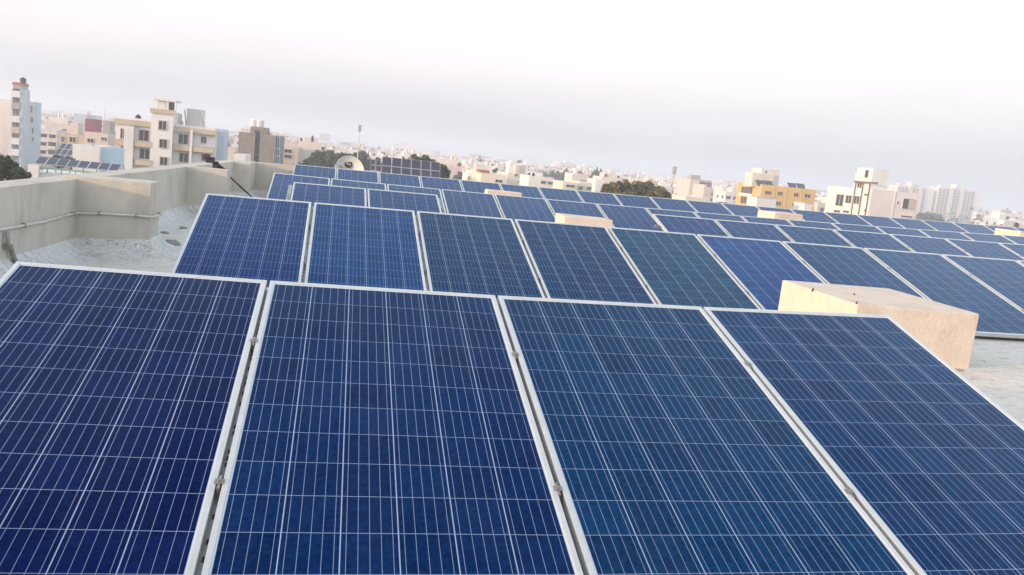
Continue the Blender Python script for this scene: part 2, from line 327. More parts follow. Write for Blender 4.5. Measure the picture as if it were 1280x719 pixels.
# mounting frames: rafters under the seams, purlins, legs, clamps
FLAB = {'front': 'galvanised mounting frame showing in the gaps of the front row', 'second': 'galvanised mounting frame under the second row of panels',
        'pair': 'mounting frame under the short two-panel row', 'third': 'mounting frame under the third row of panels',
        'fourth': 'mounting frame under the fourth row of panels', 'rear': 'mounting frame under the rearmost row of panels'}
for key, R_ in ROWS.items():
    n = R_[9]; A0, _, up, top = row_geo(key, 0)
    fr = thing('mounting_frame', FLAB[key], 'mounting frame', (A0.x, A0.y, zfloor(A0.x, A0.y)), 'mounting frames under the panel rows'); org = fr.location.copy()
    gap = PITCH + R_[6]
    xs = [-.04] + [k*gap - (gap-PW)/2 for k in range(1, n)] + [n*gap]
    pu = MB()
    for k, X in enumerate(xs):
        P0 = top(X); xa = (top(X+.5)-top(X)).normalized(); za = xa.cross(up).normalized()
        Mx = Matrix(((xa.x, up.x, za.x, P0.x), (xa.y, up.y, za.y, P0.y), (xa.z, up.z, za.z, P0.z), (0,0,0,1)))
        if 0 < k < n or key in ('pair',) :
            mb = MB(); mb.box(-.024, .024, -PL-.0, -.02, -.040, -.0375, M=Mx); mb.box(-.024, -.021, -PL, -.02, -.075, -.040, M=Mx); mb.box(.021, .024, -PL, -.02, -.075, -.040, M=Mx)
            if key in ('front', 'second'):        # slotted strip; dark slips stand for the shade in its holes
                sy_ = -.1
                while sy_ > -PL+.1:
                    if random.random() < .45: mb.box(-.004, .004, sy_-.022, sy_, -.0374, -.0368, m=1, M=Mx)
                    sy_ -= .034
            mb.build('rafter', [M['galv'], M['steel_dark']], fr, origin=org)
            for s_ in (.55, 1.40):
                cb = MB(); cb.box(-.0135, .0135, -s_-.011, -s_+.011, .0028, .0050, M=Mx); cb.box(-.0045, .0045, -s_-.03, -s_+.03, -.036, .0026, M=Mx)
                cb.lathe((0,0,0), [(0,.0095),(.005,.0095),(.005,.0051)], 6)
                nv = 18
                cb.v[-nv:] = [tuple(Mx @ Vector((q[0], q[1]-s_, q[2]))) for q in cb.v[-nv:]]
                cb.build('clamp', M['clamp'], fr, origin=org)
        if k in (0, n) or k % 2 == 0:
            Xl = X if 0 < k < n else (X+.35 if k == 0 else X-.35)
            for s_ in (.25, 1.62):
                P = top(Xl) - up*s_; zz = P.z - .10
                lg = MB(); lg.box(P.x-.02, P.x+.02, P.y-.02, P.y+.02, zfloor(P.x, P.y)+.008, zz)
                lg.box(P.x-.06, P.x+.06, P.y-.06, P.y+.06, zfloor(P.x, P.y)+.001, zfloor(P.x, P.y)+.0075)
                lg.build('leg', M['galv'], fr, origin=org)
    for s_ in (.25, 1.62):
        for a_ in range(n):
            P, Q = top(xs[a_]) - up*s_, top(xs[a_+1]) - up*s_
            d_ = Vector((0, 0, -.095))
            pu.tube([P+d_, Q+d_], .020, 4)
    pu.build('purlin', M['galv'], fr, origin=org)

# ------------------------------------------------------------------ parapet with pilasters
def wx(y): return -2.80 + (y-8.0)*.0325
def ztop(x, y): return -.668 + .010*max(0, x+2) + .0*y
poly = [(wx(-5), -5), (wx(9.97), 9.97), (-1.985, 9.97), (-1.965, 10.45), (wx(10.45), 10.45), (wx(15.6), 15.6), (-1.88, 15.6), (-1.86, 15.96), (wx(15.96), 15.96),
        (wx(20.7), 20.7), (-2.0, 20.72), (-2.0, 21.9), (33.9, 21.9)]
t = thing('parapet_wall', 'long grey cream parapet wall along the left and rear edge of the roof', 'parapet', (-2.8, 8, zfloor(-2.8, 8))); po = t.location.copy()
wall = MB()
core = [(wx(-5), -5), (wx(15), 15), (wx(21.9), 21.9), (33.9, 21.9)]
outer = [(wx(-5)-.28, -5), (wx(15)-.28, 15), (wx(21.9)-.28, 22.18), (33.9, 22.18)]
for i in range(3):
    a, b = core[i], core[i+1]; c, d = outer[i], outer[i+1]
    A, B, C, D = [(p[0], p[1], ztop(*p)) for p in (a, b, d, c)]
    lo = lambda p: (p[0], p[1], zfloor(p[0], p[1])-.6)
    wall.quad(A, B, C, D); wall.quad(lo(A), lo(B), B, A); wall.quad(lo(D), D, C, lo(C))
wall.build('wall', M['plaster'], t, origin=po)
for (ya, yb, xr, dz) in ((9.97, 10.45, -1.985, .030), (15.6, 15.96, -1.88, .012), (20.7, 21.898, -2.0, .004)):
    pm = MB(); x0 = wx(ya)-.14; zl = zfloor(-2, ya)-.1; zt = ztop(-2, ya)+dz
    pm.box(x0, xr, ya, yb, zl, zt)
    pm.build('pilaster', M['plaster'], t, origin=po, bevel=.008)
# sloping waterproof fillet of broken tiles along the foot of the wall
fi = MB()
def off(i, d):
    p = Vector(poly[i]).to_2d() if False else Vector((poly[i][0], poly[i][1]))
    ns = []
    for a, b in ((i-1, i), (i, i+1)):
        if a < 0 or b >= len(poly): continue
        e_ = Vector((poly[b][0]-poly[a][0], poly[b][1]-poly[a][1])).normalized(); ns.append(Vector((e_.y, -e_.x)))
    if len(ns) == 1: return p + ns[0]*d
    m_ = (ns[0]+ns[1]); m_ = m_ / max(.25, m_.dot(ns[0])); return p + m_*d
prof = [(-.01, .20), (.015, .165), (.07, .10), (.16, .045), (.30, .012), (.42, -.01)]
rng = random.Random(3)
pts = [[(off(i, d).x, off(i, d).y, zfloor(*off(i, d)) + h) for d, h in prof] for i in range(len(poly))]
fine = []
for i in range(len(poly)-1):
    L_ = math.dist(poly[i], poly[i+1]); k = max(1, int(L_/.14)) if i < 11 else 60
    for j in range(k):
        s_ = j/k; jit = rng.uniform(-.005, .007)
        fine.append([tuple(pts[i][q][c]*(1-s_) + pts[i+1][q][c]*s_ + (jit*(1 if q < 5 else 0) if c == 2 else 0) for c in range(3)) for q in range(len(prof))])
fine.append(pts[-1])
for a, b in zip(fine, fine[1:]):
    for q in range(len(prof)-1): fi.quad(a[q+1], b[q+1], b[q], a[q])
fi.build('fillet', M['fillet'], t, origin=po)

# conduit clipped to the parapet
def onwall(px, py): 
    X = -2.74
    for _ in range(4): P = onX(px, py, X); X = wx(P.y)
    return P
c1 = [onwall(x, y)+Vector((.022, 0, 0)) for x, y in ((-60, 297), (-10, 288), (12, 284.5), (27, 281.5), (52, 277), (74, 271), (90, 266.8))]
cz = c1[-1].z
c2 = [Vector((wx(9.93)+.03, 9.945, cz-.0)), Vector((wx(9.93)+.07, 9.948, cz-.001))] + [onY(x, y, 9.948) for x, y in ((124, 267), (150, 268.5), (170, 269.4))]
z3 = c2[-1].z - .004
c3 = [Vector((-2.0, 9.948, z3)), Vector((-1.962, 9.955, z3)), Vector((-1.955, 10.05, z3)), Vector((-1.945, 10.43, z3))]
t = thing('wall_conduit', 'thin pale conduit pipe clipped along the left parapet and round its first pilaster', 'pipe', tuple(c1[0])); oc = t.location.copy()
cm = MB(); cm.tube(c1+c2+c3, .0125, 8); cm.build('pipe', M['conduit'], t, smooth=True, origin=oc)
for P, ax in ((c1[3], 0), (c1[6]-Vector((0, .03, 0)), 0), (c2[2], 1), (c2[4], 1), (c3[2]+Vector((0, .3, 0)), 0)):
    k = MB(); 
    if ax == 0: k.box(P.x-.026, P.x+.015, P.y-.008, P.y+.008, P.z-.020, P.z+.020)
    else: k.box(P.x-.008, P.x+.008, P.y-.015, P.y+.026, P.z-.020, P.z+.020)
    k.build('clip', M['clamp'], t, origin=oc, bevel=.004)
A = onwall(4.5, 287); B = onwall(13, 332)
dp = MB(); dp.tube([A+Vector((.03,0,-.02)), A+Vector((.035,0,-.15)), (A+B)/2+Vector((.03,0,0)), Vector((B.x+.05, B.y, B.z))], .022, 8); dp.build('drop_pipe', mat('stained_grey_pipe', (.34, .31, .27), .7, .3, 9), t, smooth=True, origin=oc)
dk = MB(); q = A+Vector((.032, 0, -.14)); dk.box(q.x-.03, q.x+.03, q.y-.03, q.y+.05, q.z-.012, q.z+.012); dk.build('bracket', M['clamp'], t, origin=oc)

# ------------------------------------------------------------------ peach plinth blocks between the rows
BL = [((3.80, 4.85, 5.64, 6.76), -.775, 'largest peach plastered block, right behind the front row of panels'),
      ((3.22, 3.96, 12.05, 12.59), -.702, 'peach plastered block in the gap of the third row of panels'),
      ((3.01, 3.74, 17.6, 18.0), -.634, 'peach plastered block left of centre before the rearmost row'),
      ((9.54, 10.24, 17.7, 18.52), -.514, 'peach plastered block before the rear row, below the yellow building'),
      ((17.0, 17.9, 18.9, 19.78), -.424, 'peach plastered block cut by the right edge of the photo')]
for (x0, x1, y0, y1), zt, lab in BL:
    b = MB(); zb = min(zfloor(x0, y0), zfloor(x0, y1)) - .02
    cx, cy = (x0+x1)/2, (y0+y1)/2
    b.box(x0, x1, y0, y1, zb, zt)
    # cast edges are never quite straight: nudge the corners
    rb = random.Random(int(x0*100)); b.v = [(x+rb.uniform(-.008, .008), y+rb.uniform(-.008, .008), z+(rb.uniform(-.009, .009) if z > zb+.01 else 0)) for x, y, z in b.v]
    o = b.build('plinth_block', M['peach'], origin=(cx, cy, zfloor(cx, cy)), bevel=.012)
    if x1 == 4.85:
        for sx_, sy_, r_ in ((x0+.006, y0+.62, .008), (x0+.30, y0+.50, .007), (x0+.012, y0+.02, .006)):
            kb = MB(); kb.lathe((sx_, sy_, zt-.012), [(r_*1.4, 0), (r_, .022), (r_*.4, .03), (0, .03)], 7); kb.build('stub', M['steel_dark'], o, origin=(cx, cy, zfloor(cx, cy)))
    tag(o, lab, 'block', 'peach blocks standing between the panel rows')

# ------------------------------------------------------------------ leaning rod by the second pilaster
t = thing('leaning_rod', 'long dark rusty rod with a clamp leaning over the parapet', 'rod', (-1.75, 17.4, zfloor(-1.75, 17.4))); oc = t.location.copy()
T0 = onY(258, 194.5, 16.25); T1 = onZ(315, 247, zfloor(-1.5, 15)+.02)
T1 = onY(315.5, 247, 16.95); T1 = T1 + (T1-T0)*((zfloor(T1.x, T1.y)+.01-T1.z)/(T1.z-T0.z))
rd = MB(); rd.tube([T0, T0*.25+T1*.75 if False else (T0+T1)/2, T1], .016, 8); rd.build('rod', M['steel_dark'], t, origin=oc)
d_ = (T1-T0).normalized()
for s_, h, wd in ((.0, .05, .05), (.10, .07, .08), (.24, .09, .05)):
    k = MB(); P = T0 + d_*s_; k.box(P.x-wd, P.x+wd, P.y-.03, P.y+.03, P.z-h, P.z+h*.5); k.build('clamp_block', M['steel_dark'], t, origin=oc, bevel=.012)
k = MB(); P = T0 + d_*.36; k.quad((P.x-.07, P.y-.02, P.z+.10), (P.x+.12, P.y-.02, P.z-.02), (P.x+.10, P.y-.02, P.z-.12), (P.x-.08, P.y-.02, P.z-.12)); k.quad((P.x-.08, P.y+.02, P.z-.12), (P.x+.10, P.y+.02, P.z-.12), (P.x+.12, P.y+.02, P.z-.02), (P.x-.07, P.y+.02, P.z+.10))
k.quad((P.x-.07, P.y-.02, P.z+.10), (P.x-.07, P.y+.02, P.z+.10), (P.x+.12, P.y+.02, P.z-.02), (P.x+.12, P.y-.02, P.z-.02)); k.quad((P.x-.08, P.y-.02, P.z-.12), (P.x-.08, P.y+.02, P.z-.12), (P.x-.07, P.y+.02, P.z+.10), (P.x-.07, P.y-.02, P.z+.10)); k.quad((P.x+.10, P.y+.02, P.z-.12), (P.x+.10, P.y-.02, P.z-.12), (P.x+.12, P.y-.02, P.z-.02), (P.x+.12, P.y+.02, P.z-.02)); k.quad((P.x+.10, P.y-.02, P.z-.12), (P.x+.10, P.y+.02, P.z-.12), (P.x-.08, P.y+.02, P.z-.12), (P.x-.08, P.y-.02, P.z-.12))
k.build('bracket_plate', M['steel_dark'], t, origin=oc)

# ------------------------------------------------------------------ loose debris on the roof
M['stone'] = mat('broken_concrete', (.27, .24, .21), .9, .3, 20)
DB = [((212, 306.5), .11, 'flat broken slab piece lying left of the second row'), ((229, 286), .05, 'small dark stone left of the second row, near its edge'), ((206, 292), .05, 'small dark stone on the floor in front of the first pilaster corner'),
      ((236, 273), .07, 'grey stone lying against the fillet by the left parapet'), ((1192, 468), .035, 'small pebble at the foot of the largest peach block'), ((1199, 464), .025, 'tiny pebble beside the corner of the largest peach block'),
      ((1186, 462), .03, 'small pale pebble beside the panel edge by the peach block'), ((330, 229), .08, 'grey lump at the foot of the rear parapet')]
for (px, py), r, lab in DB:
    P = onZ(px, py, -1.28)
    for _ in range(4): P = onZ(px, py, zfloor(P.x, P.y))
    b = MB(); rg = random.Random(px)
    n = 9
    for ring, (rr, hh) in enumerate(((1, .0), (.95, .3), (.55, .5))):
        for j in range(n):
            an = 2*math.pi*j/n; q = rr*r*rg.uniform(.75, 1.1); b.v.append((q*1.3*math.cos(an), q*math.sin(an), hh*r*rg.uniform(.8, 1.2) if ring else -.004))
    for ring in range(2):
        for j in range(n): b.f.append((ring*n+j, ring*n+(j+1)%n, (ring+1)*n+(j+1)%n, (ring+1)*n+j)); b.mi.append(0)
    b.f.append(tuple(2*n+j for j in range(n))); b.mi.append(0)
    o = b.build('debris_stone', M['stone']); o.location = (P.x, P.y, zfloor(P.x, P.y)+.002)
    tag(o, lab, 'stone', 'bits of debris on the roof floor')

#CITY
# ------------------------------------------------------------------ the city beyond the roof
def paint(name, c, **k): return mat(name, c, k.pop('rough', .88), k.pop('var', .08), k.pop('scale', .35), dirt=k.pop('dirt', tuple(q*.72 for q in c)), dscale=k.pop('dscale', .22), dlo=.5, dhi=.85, stretch=(1, 1, .5), **k)
M['cream'] = paint('cream_paint', (.68, .61, .53)); M['white'] = paint('white_paint', (.73, .70, .67)); M['pink'] = paint('pinkish_paint', (.66, .54, .48))
M['beige'] = paint('beige_paint', (.52, .42, .32)); M['greyblue'] = paint('grey_blue_paint_and_shade', (.50, .55, .60)); M['grey'] = paint('bare_cement', (.36, .34, .32))
M['brown'] = paint('brown_stone_cladding', (.27, .215, .185), scale=1.2, var=.22); M['yellow'] = paint('ochre_yellow_paint', (.66, .42, .13)); M['terracotta'] = paint('terracotta_paint', (.36, .13, .09))
M['rosewall'] = paint('pale_rose_plaster_and_shade', (.70, .62, .59)); M['maroon'] = paint('maroon_paint', (.26, .04, .055)); M['bronze'] = paint('brown_metal_frame', (.17, .10, .07)); M['lightblue'] = paint('light_blue_paint', (.50, .62, .70))
M['glass'] = mat('dark_window_glass', (.035, .042, .05), .15, .3, .8, spec=.5)
M['bluegl'] = mat('blue_curtain_glass', (.05, .10, .15), .12, .3, .9)
M['interior'] = mat('dim_window_opening', (.07, .058, .05), .8, .3, .9)
M['frame_w'] = mat('pale_window_frame', (.55, .52, .48), .6, .05, 2)
M['greenframe'] = mat('green_steel_frame', (.22, .34, .28), .5, .1, 2)
M['darkcell'] = mat('dark_solar_cells', (.05, .052, .085), .25, .2, 2, ior=1.4)
M['sheet'] = mat('dusty_roof_sheet', (.45, .44, .42), .7, .1, 1)
M['redcloth'] = mat('faded_red_sheet', (.42, .10, .09), .8, .1, 1)

class Face:
    """a vertical wall plane: ('y', Y) faces the roof, ('x', X, side) is a flank"""
    def __init__(s, ax, c, side=-1): s.ax, s.c, s.side = ax, c, side
    def pt(s, px, py): return onY(px, py, s.c) if s.ax == 'y' else onX(px, py, s.c)
    def uz(s, px, py): P = s.pt(px, py); return (P.x if s.ax == 'y' else P.y), P.z
    def rect(s, l, t, r, b):
        cy = (t+b)/2; u0 = s.uz(l, cy)[0]; u1 = s.uz(r, cy)[0]; cx = (l+r)/2
        return min(u0, u1), max(u0, u1), s.uz(cx, b)[1], s.uz(cx, t)[1]
    def box(s, mb, u0, u1, z0, z1, d0, d1, m=0):
        if s.ax == 'y': mb.box(u0, u1, s.c-d1, s.c-d0, z0, z1, m)
        else:
            a, b = s.c+s.side*d0, s.c+s.side*d1
            mb.box(min(a, b), max(a, b), u0, u1, z0, z1, m)
        return mb
    def window(s, parent, org, u0, u1, z0, z1, name='window', pane='glass', mull=1, fr='frame_w', shade=True):
        k = MB(); w_ = min(.12, (u1-u0)*.12)
        s.box(k, u0-w_, u0, z0-w_, z1+w_, .002, .12); s.box(k, u1, u1+w_, z0-w_, z1+w_, .002, .12); s.box(k, u0, u1, z1, z1+w_, .002, .12); s.box(k, u0, u1, z0-w_, z0, .002, .14)
        for i in range(mull):
            um = u0+(u1-u0)*(i+1)/(mull+1); s.box(k, um-.04, um+.04, z0, z1, .03, .08)
        o = k.build(name, M[fr], parent, origin=org)
        p = MB(); s.box(p, u0, u1, z0, z1, .004, .025); q = p.build('pane', M[pane], o, origin=org)
        q.location = (0, 0, 0)
        return o
def building(name, label, cat, x, y, group=None): return thing(name, label, cat, (x, y, GZ), group)
def parapet_box(mb, x0, x1, y0, y1, zt, h=.9, th=.2, m=0):
    """solid body up to the roof slab with a parapet ring on top"""
    zr = zt-h
    mb.box(x0, x1, y0, y1, GZ-.2, zr, m)
    mb.box(x0, x1, y0, y0+th, zr, zt, m); mb.box(x0, x1, y1-th, y1, zr, zt, m); mb.box(x0, x0+th, y0+th, y1-th, zr, zt, m); mb.box(x1-th, x1, y0+th, y1-th, zr, zt, m)
    return mb
def C_(ox, oy, sc, *q): return [(v/sc + (ox if i % 2 == 0 else oy)) for i, v in enumerate(q)]
HERO = []    # footprints and view widths kept clear of the smaller houses

# ---- white apartment block with beige bands
Y = 150.0; F = Face('y', Y)
c = lambda *q: C_(130, 110, 5.53, *q)
t = building('apartment_block', 'white apartment block with beige bands, dark windows and a central stair tower', 'building', F.uz(200, 180)[0], Y); og = t.location.copy()
l0, l1, _, zl = F.rect(*c(78, 200, 330, 520)); zl = F.uz(*c(80, 195))[1]
t0, t1, _, zt = F.rect(*c(330, 150, 480, 520)); zt = F.uz(*c(340, 152))[1]
r0, r1, _, zr = F.rect(*c(480, 250, 762, 520)); zr = F.uz(*c(610, 262))[1]
D = 16
w_ = MB(); parapet_box(w_, l0, t0, Y, Y+D, zl); parapet_box(w_, t1, r1, Y+.6, Y+D, zr); w_.box(t0, t1, Y-.9, Y+7, GZ-.2, zt)
w_.build('wall', M['white'], t, origin=og); HERO.append((l0, r1, Y, Y+D))
bd = MB(); Ft = Face('y', Y-.9); Fr = Face('y', Y+.6)
zb = F.uz(*c(200, 235))[1]; F.box(bd, l0-.15, t0-.005, zb-.55, zb+.3, .002, .55)
zb = F.uz(*c(610, 288))[1]; Fr.box(bd, t1+.005, r1+.2, zb-.55, zb+.25, .002, .7)
zb = F.uz(*c(400, 163))[1]; Ft.box(bd, t0-.2, t1+.2, zb-.35, zb+.35, .002, .25)
bd.build('cornice', M['beige'], t, origin=og)
for (l, tt, r, b), ff in (((82, 358, 147, 395), F), ((215, 372, 332, 408), F), ((90, 485, 150, 520), F), ((220, 498, 338, 535), F), ((484, 392, 604, 432), Fr), ((616, 408, 762, 446), Fr)):
    k = MB(); u0, u1, z0, z1 = ff.rect(*c(l, tt, r, b)); ff.box(k, u0, u1, z0, z1, .002, 1.0); ff.box(k, u0, u1, z1, z1+.08, -.0, 1.06); k.build('balcony', M['beige'], t, origin=og)
for (l, tt, r, b), ff in (((147, 262, 212, 545), F), ((600, 290, 616, 520), Fr)):
    k = MB(); u0, u1, z0, z1 = ff.rect(*c(l, tt, r, b)); ff.box(k, u0, u1, z0-4, z1, .003, 1.12); k.build('pier', M['white'], t, origin=og)
for q in ((115,282,148,350),(118,408,153,480),(243,293,310,365),(248,423,316,490)): F.window(t, og, *F.rect(*c(*q)))
for q in ((380,230,430,288),(385,357,434,413),(389,480,438,533)): Ft.window(t, og, *Ft.rect(*c(*q)), fr='beige')
for q in ((517,322,580,388),(521,450,583,513),(672,337,706,380),(676,462,736,503)): Fr.window(t, og, *Fr.rect(*c(*q)))
# open stair head with posts and slab, roof room, tank, railings
k = MB(); u0, u1, z0, z1 = Ft.rect(*c(345, 75, 500, 150)); za = zt
k.box(u0, u1, Y-.9, Y+4, z1-.35, z1)
k.box(u0+.4, u0+2.2, Y-.2, Y+3.5, za, z1-.36); k.box(u1-1.5, u1-1.2, Y-.8, Y-.5, za, z1-.36); k.box(u1-.3, u1, Y-.8, Y-.5, za, z1-.36); k.box(u0, u0+.12, Y-.85, Y-.7, za, z1-.36)
k.build('stair_head', M['white'], t, origin=og)
k = MB(); k.box(u1-1.19, u1-.31, Y-.4, Y-.3, za, z1-.5); k.build('stair_door', M['interior'], t, origin=og)
k = MB(); u0, u1, z0, z1 = Fr.rect(*c(545, 150, 645, 275)); k.box(u0, u1, Y+4, Y+9, zr-.9, z1+.25); k.build('roof_room', M['cream'], t, origin=og)
k = MB()
for (a, b, e_, g_) in (((512, 180), (520, 240), .05, 0), ((535, 145), (552, 240), .1, 0), ((660, 205), (668, 250), .08, 0), ((640, 160), (700, 248), .06, 0)):
    P, Q = Fr.pt(*c(*a)), Fr.pt(*c(*b)); k.tube([P+Vector((0, 3, 0)), Vector((Q.x, Q.y+3, zr-.92))], e_, 5)
k.build('roof_pipe', M['grey'], t, origin=og)
P = F.pt(*c(207, 190)); k = MB(); k.lathe((P.x, Y+3, zl-.92), [(.45, 0), (.48, 1.2), (.3, 1.45), (.12, 1.5), (.12, 1.6), (0, 1.6)], 10); k.build('water_tank', M['black'], t, origin=og)
FX = Face('x', r1, 1)
for zz in (zr-3.0, zr-6.2):
    FX.window(t, og, Y+5, Y+6.2, zz-.6, zz+.8, mull=0)
k = MB(); k.box(r1+.004, r1+1.1, Y+3.2, Y+9, GZ, zr-.4); k.build('side_wing', M['greyblue'], t, origin=og)  # bluish shade of the white block's flank is put into this wing's colour

# ---- tall narrow block with balconies at the far left
Y = 230.0; F = Face('y', Y); c = lambda *q: C_(0, 80, 4.79, *q)
xb = F.uz(*c(130, 330))[0]; xa = F.uz(*c(62, 330))[0]; X = Face('x', xb, 1)
t = building('balcony_block', 'narrow tall grey blue apartment tower with stacked balconies and a red topped roof', 'building', xa, Y); og = t.location.copy()
zt = F.uz(*c(100, 148))[1]; yb1 = X.uz(*c(176, 330))[0]; yb2 = X.uz(*c(246, 330))[0]; z2 = X.uz(*c(205, 228))[1]
w_ = MB(); w_.box(xa, xb, Y+1.4, yb1, GZ-.2, zt); w_.box(xa, xb, yb1, yb2, GZ-.2, z2); w_.box(xb-.35, xb, Y, Y+1.4, GZ-.2, zt); w_.box(xa, xa+.3, Y+.4, Y+1.4, GZ-.2, zt)
w_.build('wall', M['greyblue'], t, origin=og); HERO.append((xa-9, xb, Y, yb2))
for i, (yy, mm) in enumerate(((175, 'white'), (245, 'grey'), (325, 'white'), (392, 'beige'), (458, 'white'), (525, 'white'))):
    z = F.uz(*c(100, yy))[1]; k = MB(); k.box(xa+.31, xb-.36, Y-.3, Y+1.39, z-1.0, z+.55); k.build('balcony', M[mm], t, origin=og)
    Face('y', Y+1.4).window(t, og, xa+.9, xb-1.3, z+.7, z+2.3, pane='interior', mull=1)
for q in ((180, 250, 192, 290), (182, 318, 196, 352), (188, 382, 198, 415), (190, 440, 200, 462)):
    u0, u1, z0, z1 = X.rect(*c(*q)); X.window(t, og, u0, max(u1, u0+1.2), z0, z1, mull=0)
k = MB(); z = zt; k.box(xa+.3, xb-.3, Y+.3, Y+5, z+.004, z+.9); k.build('roof_room', M['grey'], t, origin=og)
k = MB(); k.box(xa+.2, xb-.2, Y+.2, Y+5.1, z+.905, z+1.5); k.build('roof_sheet', M['redcloth'], t, origin=og)
k = MB(); k.lathe((xa+1.9, Y+2.2, z+1.5), [(.7, 0), (.75, 1.0), (.2, 1.4), (0, 1.4)], 10); k.build('water_tank', M['black'], t, origin=og)
# ---- beige neighbour at the very edge
F2 = Face('y', 247.0); x1 = F2.uz(*c(66, 350))[0]; x0 = x1-9; zt = F2.uz(*c(30, 212))[1]
t = building('plain_block', 'plain beige windowless gable wall of a block cut by the left edge', 'building', x0, 247); og = t.location.copy()
w_ = MB(); parapet_box(w_, x0, x1+.4, 247, 256, zt); w_.build('wall', M['rosewall'], t, origin=og); HERO.append((x0, x1, 247, 256))

# ---- brown stone block
Y = 185.0; F = Face('y', Y); c = lambda *q: C_(260, 140, 8.0, *q)
t = building('stone_block', 'brown stone clad block with dark glazed strips and two white roof tanks', 'building', F.uz(320, 190)[0], Y); og = t.location.copy()
x0 = F.uz(*c(302, 350))[0]; x1 = F.uz(*c(720, 350))[0]; a0, a1, _, _ = F.rect(*c(466, 200, 516, 500)); b0 = F.uz(*c(672, 350))[0]
zt = F.uz(*c(400, 205))[1]; zt2 = F.uz(*c(600, 228))[1]
w_ = MB(); parapet_box(w_, x0, a0, Y, Y+13, zt); parapet_box(w_, a1, b0, Y, Y+13, zt2); w_.box(a0, a1, Y+.5, Y+13, GZ-.2, zt-.6); w_.box(b0, x1, Y+.3, Y+13, GZ-.2, zt2)
u0, u1, z0, z1 = F.rect(*c(420, 150, 588, 220)); w_.box(u0, u1, Y+1.2, Y+7, zt-1, z1)
w_.build('wall', M['brown'], t, origin=og); HERO.append((x0, x1, Y, Y+13))
Fs = Face('y', Y+.5)
for q in ((470, 190, 512, 235), (470, 250, 512, 330), (470, 345, 512, 420), (470, 432, 512, 500)): Fs.window(t, og, *Fs.rect(*c(*q)), fr='bronze', mull=0)
Fs = Face('y', Y+.3)
for q in ((680, 255, 714, 360), (680, 372, 714, 435), (680, 448, 714, 510)): Fs.window(t, og, *Fs.rect(*c(*q)), pane='bluegl', fr='greyblue', mull=1)
for px, r in ((440, .85), (498, .9)):
    P = F.pt(*c(px, 150)); k = MB(); k.lathe((P.x, Y+4, z1), [(r, 0), (r, 1.3), (r*.5, 1.6), (0, 1.65)], 12); k.build('water_tank', M['white'], t, origin=og)
P = F.pt(*c(540, 160)); k = MB(); k.tube([(P.x, Y+.8, zt2), (P.x, Y+.8, z1+1.4)], .09, 5); k.build('roof_pipe', M['grey'], t, origin=og)

# ---- cream houses right of it
def simple(name, label, cr, sc, body, Y, D, wallm, wins, extras=(), pane='glass'):
    F = Face('y', Y); l, tt, r, b = C_(*cr, sc, *body); x0, x1, _, zt = F.rect(l, tt, r, b); zt = F.uz((l+r)/2, tt)[1]
    t = building(name, label, 'building', x0, Y); og = t.location.copy()
    w_ = MB(); parapet_box(w_, x0, x1, Y, Y+D, zt, .8); w_.build('wall', M[wallm], t, origin=og); HERO.append((x0, x1, Y, Y+D))
    for q in wins: F.window(t, og, *F.rect(*C_(*cr, sc, *q)), pane=pane)
    for kind, q, dy, mm in extras:
        u0, u1, z0, z1 = F.rect(*C_(*cr, sc, *q))
        k = MB()
        if kind == 'tank': k.lathe(((u0+u1)/2, Y+dy, zt-.8), [((u1-u0)/2, 0), ((u1-u0)/2, max(.4, z1-zt+.5)), (0, max(.4, z1-zt+.9))], 10); k.build('water_tank', M[mm], t, origin=og)
        else: k.box(u0, u1, Y+dy, Y+dy+4, zt-.8, z1); k.build('roof_room', M[mm], t, origin=og)
    return t
simple('house', 'pinkish house with dark verandas squeezed beside the brown stone block', (260, 140), 8.0, (735, 350, 898, 500), 205, 10, 'pink', [(765, 375, 835, 408), (765, 430, 835, 462)], [('room', (745, 295, 885, 350), 2, 'pink')])
simple('house', 'broad cream house with a plain wall and two dark openings on its right edge', (260, 140), 8.0, (900, 300, 1172, 500), 215, 12, 'cream', [(1136, 350, 1166, 385), (1136, 408, 1166, 440)],
       [('room', (960, 255, 1090, 300), 3, 'cream'), ('tank', (913, 255, 938, 280), 4, 'black'), ('tank', (1030, 235, 1055, 280), 2, 'black')])
simple('house', 'small white cube house in front of the brown stone block', (260, 140), 8.0, (255, 425, 375, 505), 120, 7, 'white', [])
simple('house', 'low pinkish house with a wide shaded veranda and lit roof slab, far left', (60, 120), 7.19, (100, 345, 330, 420), 190, 9, 'beige', [(195, 370, 250, 415), (120, 365, 150, 412)], [('room', (145, 235, 215, 330), 4, 'pink')])
simple('house', 'long dusty pink house with dark veranda right of the lit roof slab, far left', (60, 120), 7.19, (330, 330, 540, 440), 186, 9, 'pink', [(355, 385, 410, 418), (480, 375, 530, 400)], [('room', (420, 215, 485, 320), 6, 'grey')])
simple('house', 'grey box house rising above the left roofs beside a maroon wall', (60, 120), 7.19, (232, 165, 345, 260), 300, 12, 'greyblue', [])
simple('house', 'maroon painted block above the left roofs', (60, 120), 7.19, (333, 205, 402, 300), 280, 10, 'maroon', [])
simple('house', 'white boxy house with a light blue flank behind the rooftop solar row', (60, 120), 7.19, (220, 445, 462, 560), 112, 8, 'white', [])
simple('house', 'narrow light blue house wall beside the white boxy house', (60, 120), 7.19, (466, 468, 560, 590), 113, 7, 'lightblue', [])
